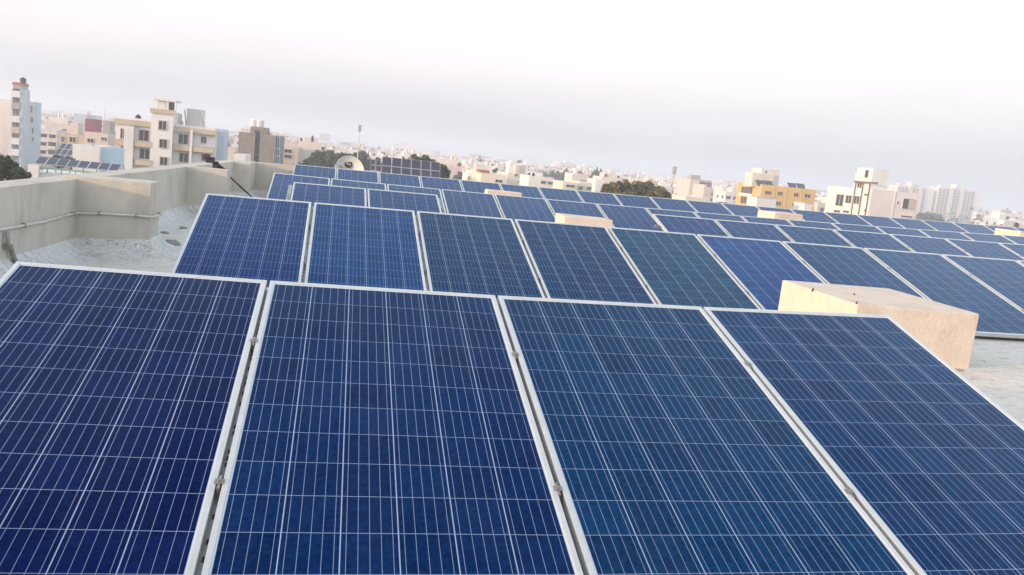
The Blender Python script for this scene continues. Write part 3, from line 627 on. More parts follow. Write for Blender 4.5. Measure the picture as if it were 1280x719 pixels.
# houses above the rear row, centre
simple('house', 'cream house with red awning roof and lit front wall, centre of the skyline', (540, 180), 9.14, (505, 300, 555, 430), 168, 9, 'cream', [])
simple('house', 'long sunlit cream house low above the rear panel row', (540, 180), 9.14, (558, 345, 855, 450), 160, 10, 'cream', [(725, 410, 800, 440)], [('room', (570, 305, 690, 345), 3, 'terracotta')])
simple('house', 'small white house with two dark windows left of the long cream house', (540, 180), 9.14, (415, 335, 500, 430), 176, 9, 'white', [(410+5, 368, 432, 392), (450, 362, 474, 385)])
simple('house', 'cream two tier house with a tall stair tower, left of a white tank house', (540, 180), 9.14, (860, 340, 1100, 470), 178, 11, 'cream', [(990, 432, 1095, 452), (945, 345, 975, 370)], [('room', (905, 212, 950, 330), 2, 'white'), ('room', (1030, 255, 1150, 330), 7, 'pink')])
simple('house', 'white plastered house carrying a round black water tank', (540, 180), 9.14, (1105, 370, 1245, 490), 150, 8, 'white', [], [('tank', (1183, 332, 1217, 372), 3, 'black')])
simple('house', 'low cream house with three dark openings in the middle of the skyline', (670, 190), 9.14, (310, 345, 470, 430), 200, 10, 'cream', [(345, 378, 440, 402)])
simple('house', 'low cream house with deep window pair beside a narrow white pier', (670, 190), 9.14, (485, 345, 640, 440), 205, 10, 'cream', [(490, 395, 530, 432), (580, 402, 625, 432)])
simple('house', 'white wall house standing left of the olive trees', (670, 190), 9.14, (684, 318, 825, 380), 230, 9, 'white', [])
simple('house', 'cream house with dark solar heaters on its upper terrace, hazy middle distance', (670, 190), 9.14, (415, 250, 600, 330), 380, 14, 'cream', [], [('room', (470, 190, 500, 235), 3, 'white')])
simple('house', 'long low cream parapet house right of the olive trees', (790, 200), 9.14, (612, 425, 890, 500), 170, 10, 'cream', [])
simple('house', 'unfinished pinkish block with open grey upper floors', (790, 200), 9.14, (660, 225, 765, 350), 330, 14, 'pink', [])
simple('house', 'grey open framed block beside the unfinished pinkish one', (790, 200), 9.14, (768, 235, 912, 360), 335, 14, 'grey', [(775, 255, 840, 285), (775, 305, 840, 330), (850, 262, 905, 285)], [('room', (725, 178, 830, 205), 4, 'grey')], pane='interior')
simple('house', 'slim terracotta pink house before the grey open framed block', (790, 200), 9.14, (820, 285, 905, 420), 290, 10, 'pink', [(855, 290, 900, 305)])

# ---- ochre yellow building
Y = 245.0; F = Face('y', Y); c = lambda *q: C_(860, 190, 5.82, *q)
xc = F.uz(*c(530, 320))[0]; x1 = F.uz(*c(925, 330))[0]; XL = Face('x', xc, -1); yB = XL.uz(*c(348, 320))[0]; zt = F.uz(*c(600, 242))[1]
t = building('yellow_building', 'ochre yellow office block with balconies on its sunlit flank', 'building', xc, Y); og = t.location.copy()
w_ = MB(); parapet_box(w_, xc, x1, Y, yB, zt, 1.0); w_.build('wall', M['yellow'], t, origin=og); HERO.append((xc, x1, Y, yB))
for q in ((560,285,605,308),(652,290,687,315),(768,300,803,325),(848,308,890,332),(640,362,675,388),(757,372,790,392)): F.window(t, og, *F.rect(*c(*q)), fr='yellow')
for q in ((388, 256, 470, 312), (384, 330, 464, 378)):
    u0, u1, z0, z1 = XL.rect(*c(*q)); XL.window(t, og, u0, u1, z0, z1, pane='interior', mull=3, fr='yellow', name='balcony_opening')
u0, u1, z0, z1 = XL.rect(*c(384, 312, 480, 330)); k = MB(); XL.box(k, u0, u1, z0+.3, z0+1.2, .125, 1.0); k.build('balcony', M['white'], t, origin=og)
u0, u1, z0, z1 = XL.rect(*c(512, 240, 528, 380)); k = MB(); XL.box(k, u0, u1, z0, z1, .002, .2); k.build('pier', M['beige'], t, origin=og)
for px in (622, 712, 822, 842):
    u0 = F.uz(*c(px, 320))[0]; k = MB(); F.box(k, u0, u0+.22, GZ, zt-.4, .002, .14); k.build('drain_pipe', M['yellow'], t, origin=og)
k = MB(); u0, u1, z0, z1 = F.rect(*c(513, 160, 668, 236)); k.box(u0, u1, Y+4, Y+9, zt-1, z1); u0, u1, z0, z2 = F.rect(*c(585, 138, 722, 236)); k.box(u0, u1, Y+5, Y+12, zt-1, z2+.3); k.build('roof_room', M['cream'], t, origin=og)
k = MB(); k.quad((u0+1.3, Y+4.99, z2-1.0), (u0+1.9, Y+4.99, z2-1.0), (u0+1.9, Y+4.99, z2-.3), (u0+1.3, Y+4.99, z2-.3)); k.build('roof_window', M['glass'], t, origin=og)
for q in ((520, 210, 575, 235), (578, 214, 640, 238), (755, 230, 812, 252), (818, 234, 876, 258)):
    u0, u1, z0, z1 = F.rect(*c(*q)); k = MB(); k.quad((u0, Y+1.0, zt-.5), (u1, Y+1.0, zt-.5), (u1, Y+2.6, z1-.1), (u0, Y+2.6, z1-.1)); k.quad((u0, Y+1.05, zt-.6), (u0, Y+2.65, z1-.2), (u1, Y+2.65, z1-.2), (u1, Y+1.05, zt-.6)); k.box(u0, u1, Y+2.66, Y+3.1, z1-.35, z1+.05); k.build('solar_heater', M['darkcell'], t, origin=og)
for q, lab in (((498, 335, 640, 400), 'white corrugated shed wall before the yellow building'), ((845, 375, 905, 425), 'small white box house at the right foot of the yellow building')):
    F3 = Face('y', 225.0); u0, u1, z0, z1 = F3.rect(*c(*q)); t = building('shed', lab, 'shed', u0, 225); k = MB(); k.box(u0, u1, 225, 231, GZ-.1, z1); k.build('wall', M['white'], t, origin=t.location.copy())
    k = MB(); k.box(u0-.2, u1+.2, 224.8, 231.2, z1+.003, z1+.12); k.build('roof', M['sheet'], t, origin=t.location.copy()); HERO.append((u0, u1, 225, 231))

# ---- white villa block at the right with brown stair frame
Y = 170.0; F = Face('y', Y); c = lambda *q: C_(1020, 190, 4.92, *q)
xc = F.uz(*c(330, 330))[0]; x1 = F.uz(*c(625, 330))[0]; XL = Face('x', xc, -1); ye = XL.uz(*c(62, 300))[0]; ym = XL.uz(*c(225, 300))[0]
t = building('white_villa_block', 'pale house block, its shaded wing tinted rose, with tall stair tower framed in brown', 'building', xc, Y); og = t.location.copy()
zl = XL.uz(*c(130, 213))[1]; zt = XL.uz(*c(262, 96))[1]; zr = F.uz(*c(470, 240))[1]
w_ = MB(); w_.box(xc, xc+9, ym+.003, ye, GZ-.2, zl); w_.box(xc, xc+4.0, Y+.8, ym, GZ-.2, zt); HERO.append((xc, x1, Y, ye))
w_.build('wall', M['white'], t, origin=og)
k = MB(); k.box(xc+.25, x1, Y, Y+11, GZ-.2, zr) if False else k.box(xc+.004, x1, Y, Y+.795, GZ-.2, zr); k.box(xc+4.01, x1, Y+.795, Y+11, GZ-.2, zr); k.build('side_wing', M['rosewall'], t, origin=og)  # the shaded side's grey-pink tone is put into the wing's rose colour
for q in ((125, 262, 170, 332), (184, 268, 220, 315), (112, 358, 150, 372), (168, 362, 204, 374)):
    u0, u1, z0, z1 = XL.rect(*c(*q)); XL.window(t, og, u0, u1, z0, z1, mull=1, fr='cream')
u0, u1, z0, z1 = XL.rect(*c(303, 112, 325, 158)); XL.window(t, og, u0, u1, z0, z1, mull=0, fr='cream')
k = MB()
for (a, b) in (((250, 182), (222, 385)), ((298, 190), (264, 385)), ((343, 195), (312, 385))):
    ua, za = XL.uz(*c(*a)); ub, zb = XL.uz(*c(*b)); um = (ua+ub)/2; um = max(um, Y+.82)
    XL.box(k, um, um+.25, GZ, za, .002, .22)
for yy in (183, 262, 360):
    u0, z0 = XL.uz(*c(245 if yy < 200 else 300, yy)); u1, _ = XL.uz(*c(375 if yy < 200 else 330, yy+6)); XL.box(k, Y+.82 if yy > 200 else Y-2.0, u0, z0-.2, z0+.2, .225 if yy < 200 else .003, .5 if yy < 200 else .2)
k.build('stair_frame', M['bronze'], t, origin=og)
for q in ((255, 185, 285, 240), (232, 272, 275, 345)):
    u0, u1, z0, z1 = XL.rect(*c(*q)); XL.window(t, og, max(u0, Y+4), u1, z0+(z1-z0)*.35, z1, mull=1, fr='cream', pane='interior')
Fv = Face('y', Y)
u0, u1, z0, z1 = Fv.rect(*c(532, 290, 610, 352)); k = MB()
Fv.window(t, og, u0, u1, z0, z1, pane='interior', mull=1, fr='rosewall', name='balcony_opening'); k = MB(); Fv.box(k, u0+(u1-u0)*.5, u1-.1, z0+.1, z1-.1, .03, .05); k.build('brown_panel', M['beige'], t, origin=og)
u0, u1, z0, z1 = Fv.rect(*c(520, 393, 590, 402)); Fv.window(t, og, u0, u1, z0, z1, pane='interior', mull=0, fr='rosewall')
u0, u1, z0, z1 = Fv.rect(*c(496, 305, 508, 320)); Fv.window(t, og, u0, u1, z0, z1, mull=0, fr='rosewall')
u0, u1, z0, z1 = Fv.rect(*c(455, 240, 475, 395)); k = MB(); Fv.box(k, u1, u1+.18, GZ, zr, .002, .15); k.build('drain_pipe', M['rosewall'], t, origin=og)
u0, u1, z0, z1 = Fv.rect(*c(375, 175, 435, 240)); k = MB(); k.box(u0, u1, Y+2.5, Y+.795+8, zr+.004, zr+3.2); k.build('roof_room', M['rosewall'], t, origin=og)
Fq = Face('y', Y+2.5); a0, a1, a2, a3 = Fq.rect(*c(388, 198, 412, 232)); Fq.window(t, og, a0, a1, a2, a3, mull=0, fr='rosewall')
k = MB(); k.box(u0-.3, u1+1.0, Y+2.2, Y+8, zr+3.21, zr+3.4)
for q in (u1+.3, u1+.9): k.box(q, q+.08, Y+2.6, Y+2.7, zr, zr+3.2)
k.build('roof_slab', M['grey'], t, origin=og)

# ---- two hazy towers
Y = 800.0; F = Face('y', Y); c = lambda *q: C_(1100, 210, 7.11, *q)
M['band'] = paint('dull_red_brown_balcony', (.46, .31, .26))
def tower(body, lab, ncol, topz, flank):
    l, tt, r, b = c(*body); x0, x1, _, _ = F.rect(l, tt, r, b); zt = F.uz((l+r)/2, tt)[1]
    t = building('apartment_tower', lab, 'tower', x0, Y, 'pair of hazy white apartment towers'); og = t.location.copy()
    w_ = MB(); w_.box(x0, x1, Y, Y+16, GZ-.2, zt); cw = (x1-x0)/ncol
    for i in range(ncol):
        if i in (3, 6): w_.box(x0+i*cw+.4, x0+(i+1)*cw-.4, Y-1.3, Y-.005, GZ, zt+.6)
    mid = (x0+x1)/2
    w_.box(mid-2.5, mid+2.5, Y-1, Y+8, zt+.003, zt+5); w_.box(x0+3, x0+8, Y+2, Y+8, zt+.003, zt+2); w_.box(x1-9, x1-3, Y+2, Y+8, zt+.003, zt+2.2)
    w_.build('wall', M['cream'], t, origin=og); HERO.append((x0-2, x1+2, Y-4, Y+20))
    nf = 13; H = 2.95; cnt = 0
    for fl in range(nf):
        z = zt-1.0-fl*H
        if z < -14: break
        k = MB(); k.box(x0-.3, x1+.3, Y-1.0, Y-.01, z-2.6, z-1.75); k.build('balcony_band', M['band'], t, origin=og)
        for i in range(ncol):
            if i not in (3, 6) and cnt < 99:
                k = MB(); k.box(x0+i*cw+cw*.25, x0+(i+1)*cw-cw*.25, Y-.12, Y-.004, z-1.6, z-.5); k.build('window', M['glass'], t, origin=og); cnt += 1
    k = MB()
    k.box(x1+.3, x1+flank, Y+.5, Y+15, GZ, zt-.4); k.build('side_wing', M['white'], t, origin=og); HERO.append((x1, x1+flank, Y, Y+15))
tower((140, 165, 395, 420), 'left one of the two hazy white towers, half behind the rose-tinted wing', 8, 0, 10)
tower((505, 185, 830, 420), 'right one of the two hazy white towers with pink balcony bands', 10, 0, 9)

# ---- neighbours' solar arrays
def small_panel():
    r = thing('solar_panel', 'x', 'solar panel'); k = MB(); W_, L_ = 1.0, 1.5
    b_ = .03; k.box(0, b_, 0, L_, -.04, .004); k.box(W_-b_, W_, 0, L_, -.04, .004); k.box(b_, W_-b_, 0, b_, -.04, .004); k.box(b_, W_-b_, L_-b_, L_, -.04, .004); k.build('frame', M['alu'], r)
    k = MB(); k.box(.03, W_-.03, .03, L_-.03, -.02, 0); k.build('cell_sheet', M['darkcell'], r); return r
sp_ = small_panel(); used = False
def place_panel(P, yaw, tilt, sx, sy, lab, grp):
    global used
    p = sp_ if not used else dup(sp_); used = True
    p.location = P; p.rotation_euler = (tilt, 0, yaw); p.scale = (sx, sy, 1); p['label'] = lab; p['group'] = grp
ORD = WORDS
def array(P00, P10, P01, nx, ny, Y, tilt, lab, grp, gap=.04):
    a = onY(*P00, Y); b = onY(*P10, Y); h = abs(onY(*P01, Y).z - a.z); L_ = h/ny/math.sin(tilt); wd = (b.x-a.x)/nx
    dz = (b.z-a.z)/nx
    for j in range(ny):
        for i in range(nx):
            P = Vector((a.x+i*wd, Y - (ny)*L_*math.cos(tilt)/2 + j*L_*math.cos(tilt), a.z + j*L_*math.sin(tilt)))
            place_panel(P, 0, tilt, (wd-gap)/1.0, (L_-gap)/1.5, lab(i, j, ny), grp)
    return a, b, h
RN = {1: ['lower', 'upper'], 0: []}
a, b, h = array((476.5, 218), (549.5, 226), (478, 195.5), 6, 2, 97.0, math.radians(52), lambda i, j, n: 'dark solar panel of the big array beyond the rear row, %s row, %s from left' % (('lower', 'upper')[j], ORD[i]), 'big dark array on the neighbouring roof')
t = building('house', 'cream house hidden behind the rear row, carrying the big dark solar array', 'building', a.x, 96); k = MB(); k.box(a.x-1, b.x+2, 95.2, 104, GZ, a.z-.7); k.build('wall', M['cream'], t, origin=t.location.copy()); HERO.append((a.x-1, b.x+2, 95, 104))
k = MB()
for q in (a.x+.2, (a.x+b.x)/2, b.x-.2): k.box(q-.04, q+.04, 97.9, 98.0, a.z-.705, a.z+h*.9); k.box(q-.04, q+.04, 95.9, 96.0, a.z-.705, a.z-.02)
k.build('array_stand', M['galv'], t, origin=t.location.copy())
a, b, h = array((462.5, 212.5), (476.5, 214), (463, 198.5), 2, 2, 118.0, math.radians(52), lambda i, j, n: 'pale framed panel of the small four-panel array, %s %s' % (('lower', 'upper')[j], ('left', 'right')[i]), 'small four-panel array beyond the rear row', .14)
t = building('house', 'cream house below the small four-panel array', 'building', a.x, 117); k = MB(); k.box(a.x-.6, b.x+.5, 116.5, 122, GZ, a.z-.25); k.build('wall', M['cream'], t, origin=t.location.copy())
for q0, q1, zt in ((117.2, 117.4, a.z), (118.7, 118.8, a.z+h*.8)):
    k = MB(); k.box(a.x+.1, b.x-.1, q0, q1, a.z-.255, zt); k.build('array_stand', M['galv'], t, origin=t.location.copy())
a, b, h = array((46, 204), (150, 214.5), (48, 196.0), 8, 1, 85.0, math.radians(24), lambda i, j, n: 'dark solar panel of the sloping row on the green framed roof, %s from left' % ORD[i], 'sloping row of dark panels at left')
t = building('shed', 'white walled shed with green steel frame carrying a row of dark panels', 'shed', a.x, 84); og = t.location.copy()
k = MB(); k.box(a.x-.6, b.x+1.5, 84.2, 92, GZ, a.z-.75); k.build('wall', M['white'], t, origin=og)
k = MB(); k.box(a.x-.7, b.x+1.5, 84.0, 84.12, a.z-.40, a.z-.25)
for i in range(7): q = a.x+(b.x-a.x)*i/6; k.box(q-.04, q+.04, 84.0, 84.1, a.z-.75, a.z-.41); k.box(q-.04, q+.04, 86.4, 86.5, a.z-.75, a.z+h*.9)
k.build('steel_frame', M['greenframe'], t, origin=og); HERO.append((a.x-1, b.x+2, 84, 92))
k = MB(); P = onY(42, 214, 84.0); k.box(P.x-.35, P.x+.5, 83.6, 84.15, GZ, a.z-.1); k.build('corner_pier', M['white'], t, origin=og)
a, b, h = array((70, 199), (92, 200), (72, 179), 3, 3, 125.0, math.radians(24), lambda i, j, n: 'dark panel of the three-by-three array at left, %s row, %s from left' % (('lowest', 'middle', 'top')[j], ORD[i]), 'three-by-three array behind the sloping row', .06)
t = building('house', 'grey house carrying the three-by-three solar array', 'building', a.x, 123); og = t.location.copy(); k = MB(); k.box(a.x-1, b.x+1, 120, 134, GZ, a.z-.3); k.build('wall', M['grey'], t, origin=og); HERO.append((a.x-1, b.x+1, 118, 134))
k = MB()
for q in (a.x+.3, b.x-.3): k.box(q-.05, q+.05, 128.6, 128.7, a.z-.305, a.z+h*.85)
k.build('array_stand', M['galv'], t, origin=og)

# ---- satellite dish at the roof edge
Yd = 22.9; F = Face('y', Yd)
P = F.pt(436, 213.5); R = 16.8*Yd/FPX*1.02
t = thing('satellite_dish', 'pale grey satellite dish with black round emblem and script behind rear panels', 'satellite dish', (P.x, Yd, zfloor(P.x, Yd))); og = t.location.copy()
n_ = Vector((-.12, -1, .25)).normalized(); ux = Vector((1, 0, 0)); ux = (ux - n_*ux.dot(n_)).normalized(); vy = n_.cross(ux)*1.0
if vy.z < 0: vy = -vy
M['dish'] = mat('dish_grey_paint', (.56, .56, .54), .5, .06, 4)
def dshape(an): # egg outline, wider shoulder to the right
    return 1 + .10*max(0, math.cos(an+.5))**2
k = MB(); NR, NA = 8, 36; Cn = Vector((P.x, Yd, P.z))
def dp(rr, an, back=0): q = rr*R*dshape(an); return Cn + ux*(q*math.cos(an)) + vy*(q*1.06*math.sin(an)) + n_*(.13*rr*rr - .13 - back)
for sgn in (0, 1):
    base = len(k.v)
    for i in range(NR+1):
        for j in range(NA): k.v.append(tuple(dp(max(i, .02)/NR, 2*math.pi*j/NA, .012*sgn)))
    for i in range(NR):
        for j in range(NA):
            a_, b_, c_, d_ = base+i*NA+j, base+i*NA+(j+1)%NA, base+(i+1)*NA+(j+1)%NA, base+(i+1)*NA+j
            k.f.append((d_, c_, b_, a_) if sgn == 0 else (a_, b_, c_, d_)); k.mi.append(0)
k.build('reflector', M['dish'], t, smooth=True, origin=og)
k = MB(); k.tube([dp(1, 2*math.pi*j/NA) for j in range(NA+1)], .012, 6); k.build('rim', M['dish'], t, smooth=True, origin=og)
k = MB(); k.tube([(P.x, Yd+.10, zfloor(P.x, Yd)-.2), (P.x, Yd+.10, P.z+.05)], .03, 8); k.build('mast', M['galv'], t, origin=og)
k = MB(); tip = Cn + n_*.42 - vy*.42; k.tube([Cn - vy*R*.95, tip], .012, 6); k.build('feed_arm', M['galv'], t, origin=og)
k = MB(); k.tube([tip, tip - n_*.09], .035, 8); k.build('receiver', M['dish'], t, origin=og)
def surf(px, py, lift): # point on the dish face below a photo point
    d = ray(px, py); q = Cn
    for _ in range(6):
        D_ = d*((q - Vector((0,0,0))).dot(n_)/d.dot(n_)); rel = D_ - Cn; rr = min(1, rel.length/R); q = Cn + n_*(.13*rr*rr-.13)
    return D_ + n_*lift
k = MB(); cc = surf(435.6, 205.2, .012); rad = 4.6*Yd/FPX
ring = [cc + ux*rad*math.cos(2*math.pi*j/24) + vy*rad*1.05*math.sin(2*math.pi*j/24) for j in range(24)]
k.quad(*[tuple(q) for q in ring]); k.quad(*[tuple(q - n_*.01) for q in reversed(ring)]); emb = k.build('emblem', M['black'], t, origin=og)
M['mark'] = mat('pale_lettering', (.6, .6, .6), .6, .02)
def text(body, size, pos, m, parent, rot=0, name='lettering', shear=0):
    cu = bpy.data.curves.new('t', 'FONT'); cu.body = body; cu.size = size; cu.extrude = .001; cu.shear = shear; cu.align_x = 'CENTER'; cu.align_y = 'CENTER'
    o = bpy.data.objects.new('t', cu); COL.objects.link(o)
    dg = bpy.context.evaluated_depsgraph_get(); me = bpy.data.meshes.new_from_object(o.evaluated_get(dg)); bpy.data.objects.remove(o)
    a_ = ux*math.cos(rot)+vy*math.sin(rot); b_ = vy*math.cos(rot)-ux*math.sin(rot)
    me.transform(Matrix(((a_.x, b_.x, n_.x, pos.x-og.x), (a_.y, b_.y, n_.y, pos.y-og.y), (a_.z, b_.z, n_.z, pos.z-og.z), (0,0,0,1))))
    me.materials.clear(); me.materials.append(m); q = bpy.data.objects.new(name, me); COL.objects.link(q); q.parent = parent; return q
text('d2h', .085, cc + n_*.004, M['mark'], emb, -.35, shear=.2)
text('Vid', .10, surf(425.5, 208.6, .02), M['black'], t, -.45, shear=.35)

# ---- masts
def mast(px0, py0, px1, py1, Y, r, lab, head=True):
    A, B = onY(px0, py0, Y), onY(px1, py1, Y)
    t = thing('mast', lab, 'mast', (B.x, Y, GZ)); og = t.location.copy()
    k = MB(); k.tube([(B.x, Y, GZ), (B.x, Y, A.z)], r*1.3, 6, r1=r*.7); k.build('pole', M['galv'], t, origin=og)
    if head:
        k = MB(); s_ = r*2.2; k.box(B.x-s_, B.x+s_, Y-s_, Y+s_, A.z-r*3, A.z+r*5.99); k.box(B.x-s_*1.2, B.x+s_*1.2, Y-s_*1.2, Y+s_*1.2, A.z+r*6.05, A.z+r*7); k.build('lamp_head', M['grey'], t, origin=og)
mast(448, 162, 446.5, 204, 120, .085, 'thin pale mast with a box lamp head standing right of the dish')
mast(842, 215, 840, 236, 300, .28, 'thin grey mast with round top standing right of the olive trees')
mast(911, 226, 909, 246, 420, .28, 'faint thin mast left of the yellow building', False)
mast(73, 137, 73, 165, 420, .35, 'faint mast behind the left roofs beside the blue tower', False)
mast(131, 133, 130, 160, 520, .40, 'faint mast just left of the white apartment block', False)

# ---- trees
def leaf_mat(name, c0, c1):
    m = bpy.data.materials.new(name); m.use_nodes = True; n = m.node_tree; N = n.nodes; L = n.links; b = N['Principled BSDF']; b.inputs['Roughness'].default_value = .7
    g = N.new('ShaderNodeNewGeometry'); t = N.new('ShaderNodeTexCoord'); no = N.new('ShaderNodeTexNoise'); no.inputs['Scale'].default_value = .9; L.new(t.outputs['Object'], no.inputs[0])
    ad = N.new('ShaderNodeMath'); ad.operation = 'MULTIPLY_ADD'; ad.inputs[1].default_value = .5; L.new(g.outputs['Random Per Island'], ad.inputs[0]); L.new(no.outputs[0], ad.inputs[2])
    r = N.new('ShaderNodeMapRange'); r.inputs[1].default_value = .35; r.inputs[2].default_value = 1.1; L.new(ad.outputs[0], r.inputs[0])
    mi = N.new('ShaderNodeMix'); mi.data_type = 'RGBA'; mi.inputs[6].default_value = (*c0, 1); mi.inputs[7].default_value = (*c1, 1); L.new(r.outputs[0], mi.inputs[0]); L.new(mi.outputs[2], b.inputs['Base Color'])
    return m
M['leaf'] = leaf_mat('dark_green_leaves', (.034, .046, .020), (.092, .108, .048)); M['olive'] = leaf_mat('olive_green_leaves', (.085, .08, .024), (.19, .165, .048)); M['bark'] = mat('grey_brown_bark', (.11, .085, .065), .9, .3, 4)
def make_tree(lm, seed, W_, H_, nleaf=3000, leaf=.2, flat=1.0):
    """tapered trunk with limbs; crown of leaf clumps spread through a wide dome, all in metres"""
    rg = random.Random(seed); r = thing('tree', 'x', 'tree'); rh = min(H_*.34, W_*.42)*flat; zc = H_-rh*1.05
    k = MB(); k.tube([(0,0,-.3), (.12,.05,zc*.35), (-.1,.08,zc*.7), (0,0,zc)], .022*H_, 8, r1=.010*H_)
    cl = []; n_ = 75
    for i in range(n_):
        d = Vector((rg.gauss(0,1), rg.gauss(0,1), rg.gauss(0,.9))).normalized(); q = rg.uniform(.45, 1.08)
        cl.append((Vector((d.x*W_*.42*q, d.y*W_*.42*q, zc + d.z*rh*.82*q)), rg.uniform(.06, .14)*W_))
    for c_, s_ in cl[:10]: k.tube([(0, 0, zc*.72), tuple(c_*.5+Vector((0,0,zc*.42))), tuple(c_)], .006*H_, 5, r1=.002*H_)
    k.build('trunk', M['bark'], r)
    k = MB()
    for i in range(nleaf):
        c_, s_ = rg.choice(cl); d = Vector((rg.gauss(0,1), rg.gauss(0,1), rg.gauss(0,.8))); p = c_ + d.normalized()*s_*(rg.random()**.45)
        a_ = Vector((rg.gauss(0,1), rg.gauss(0,1), rg.gauss(0,1))).normalized(); b_ = a_.cross(Vector((rg.gauss(0,1), rg.gauss(0,1), rg.gauss(0,1)))).normalized()
        e_ = leaf*rg.uniform(.7, 1.4); k.quad(p-a_*e_*1.3, p-b_*e_*.8, p+a_*e_*1.3, p+b_*e_*.8)
    k.build('crown', lm, r); return r
def put_tree(lm, px, py, Y, wpx, lab, grp=None, nleaf=3000, leaf=.2, flat=1.0):
    """crown top at the photo point, crown width in pixels"""
    T = onY(px, py, Y); r = make_tree(lm, int(px*7+Y), wpx*Y/FPX, T.z-GZ, nleaf, leaf, flat); r.location = (T.x, Y, GZ); r['label'] = lab
    if grp: r['group'] = grp
    return r
DG, OG = M['leaf'], M['olive']
put_tree(DG, 0, 188.5, 58, 40, 'dark green tree cut by the left edge above the parapet', nleaf=3800, leaf=.09)
put_tree(DG, 26, 209, 62, 22, 'small dark bush-like tree beside the white shed pier', leaf=.08)
put_tree(OG, 776, 225.5, 105, 58, 'left half of the sunlit olive tree clump above the rear row', nleaf=6500, leaf=.17)
put_tree(OG, 806, 221.5, 106, 54, 'right and taller olive tree of the sunlit clump above the rear row', nleaf=6500, leaf=.17)
put_tree(OG, 826, 231, 112, 30, 'small dull olive tree at the right end of the sunlit clump', leaf=.16)
put_tree(DG, 412, 188.5, 190, 62, 'broad dark tree behind the dish, at its left', nleaf=6000, leaf=.32, flat=.8); put_tree(DG, 440, 186.5, 194, 66, 'tallest dark tree standing right behind the dish', nleaf=6000, leaf=.32, flat=.8)
put_tree(DG, 464, 194, 198, 44, 'dark tree right of the dish, below the mast', leaf=.32)
put_tree(DG, 384, 200, 150, 34, 'low dark green tree left of the dish before the cream house', leaf=.24); put_tree(DG, 401, 198, 158, 34, 'low dark tree between the cream house and the dish', leaf=.24)
put_tree(DG, 530, 190.5, 112, 46, 'green tree rising behind the big dark solar array', nleaf=5000, leaf=.18); put_tree(DG, 551, 203, 116, 32, 'smaller green tree at the right end of the big dark array', leaf=.18); put_tree(DG, 503, 196.5, 118, 26, 'low green tree just above the big dark array', leaf=.18)
put_tree(DG, 74, 194.5, 118, 16, 'small round tree left of the three-by-three array', leaf=.15); put_tree(DG, 88, 197, 110, 11, 'small round tree right of the three-by-three array', leaf=.15)
FT = [make_tree(DG, 900+i, 9, 9, 1500, .38) for i in range(3)]; FU = set()
def far_tree(px, py, Y, wpx, lab, grp):
    i = random.randrange(3); r = dup(FT[i]) if i in FU else FT[i]; FU.add(i)
    T = onY(px, py, Y); r.location = (T.x, Y, GZ); r.scale = (wpx*Y/FPX/9,)*2 + ((T.z-GZ)/9,); r.rotation_euler = (0, 0, random.uniform(0, 6)); r['label'] = lab; r['group'] = grp
for i in range(34):
    px = random.uniform(560, 1250); Y = random.uniform(260, 620); hz = 202+(px-640)*.105; T = hz+1.0*1074/Y*random.uniform(3.2, 5.5)
    far_tree(px, T, Y, random.uniform(9, 13)*1074/Y, 'small hazy tree among the distant houses', 'hazy trees among the far houses')
for px, py, Y, wd in ((690, 213, 420, 26), (706, 211, 430, 24), (722, 214, 425, 26), (745, 209, 380, 16), (752, 212, 384, 20), (858, 230, 460, 22)):
    far_tree(px, py, Y, wd, 'hazy dark tree in the far grove above the middle of the rear row', 'trees of the far grove')

# ---- the smaller houses of the city
def house_proto(seed, wm, tm, nst):
    rg = random.Random(seed); k = MB(); W_, D_ = rg.uniform(9, 14), rg.uniform(9, 12); H_ = nst*3.1
    x0, x1, y0, y1 = -W_/2, W_/2, 0, D_
    k.box(x0, x1, y0, y1, 0, H_); th = .2; h = .9
    for a_ in ((x0, x1, y0, y0+th), (x0, x1, y1-th, y1), (x0, x0+th, y0+th, y1-th), (x1-th, x1, y0+th, y1-th)): k.box(*a_, H_+.002, H_+h)
    sx = rg.uniform(x0+.5, x1-4.5); k.box(sx, sx+rg.uniform(2.6, 4), y0+2+rg.random()*2, y1-2, H_+.003, H_+rg.uniform(2.3, 3.0), 1)
    tx = rg.uniform(x0+1, x1-1); k.lathe((tx, y0+2.5, H_+.2), [(.6, .3), (.62, 1.5), (.25, 1.8), (0, 1.8)], 8, 3)
    if rg.random() < .6: k.lathe((sx+1.2, y0+5, H_+2.4), [(.65, 0), (.68, 1.4), (.2, 1.8), (0, 1.8)], 8, 1)
    n = rg.choice((3, 4))
    for s_ in range(nst):
        for i in range(n):
            cx = x0+(i+.5)*W_/n; ww = rg.uniform(.6, 1.0); z = s_*3.1+.9
            if rg.random() < .25 and i in (0, n-1): k.box(cx-1.2, cx+1.2, -1.1, -.002, s_*3.1-.1, s_*3.1+.9, 1); k.box(cx-1.1, cx+1.1, -.03, -.003, s_*3.1+.95, s_*3.1+2.5, 2)
            else: k.box(cx-ww, cx+ww, -.04, -.003, z, z+1.3, 2); k.box(cx-ww-.2, cx+ww+.2, -.5, -.004, z+1.4, z+1.5, 1)
        for i in range(2):
            cy = y0+(i+.5)*D_/2
            for sx_ in (x0, x1): k.box(sx_-.035 if sx_ < 0 else sx_+.003, sx_-.003 if sx_ < 0 else sx_+.035, cy-.7, cy+.7, s_*3.1+.9, s_*3.1+2.2, 2)
    if rg.random() < .4: k.box(x0-.1, x1+.1, -.25, -.006, H_-.3, H_+.3, 1)
    o = k.build('house', [M[wm], M[tm], M['glass'], M['black']]); return o
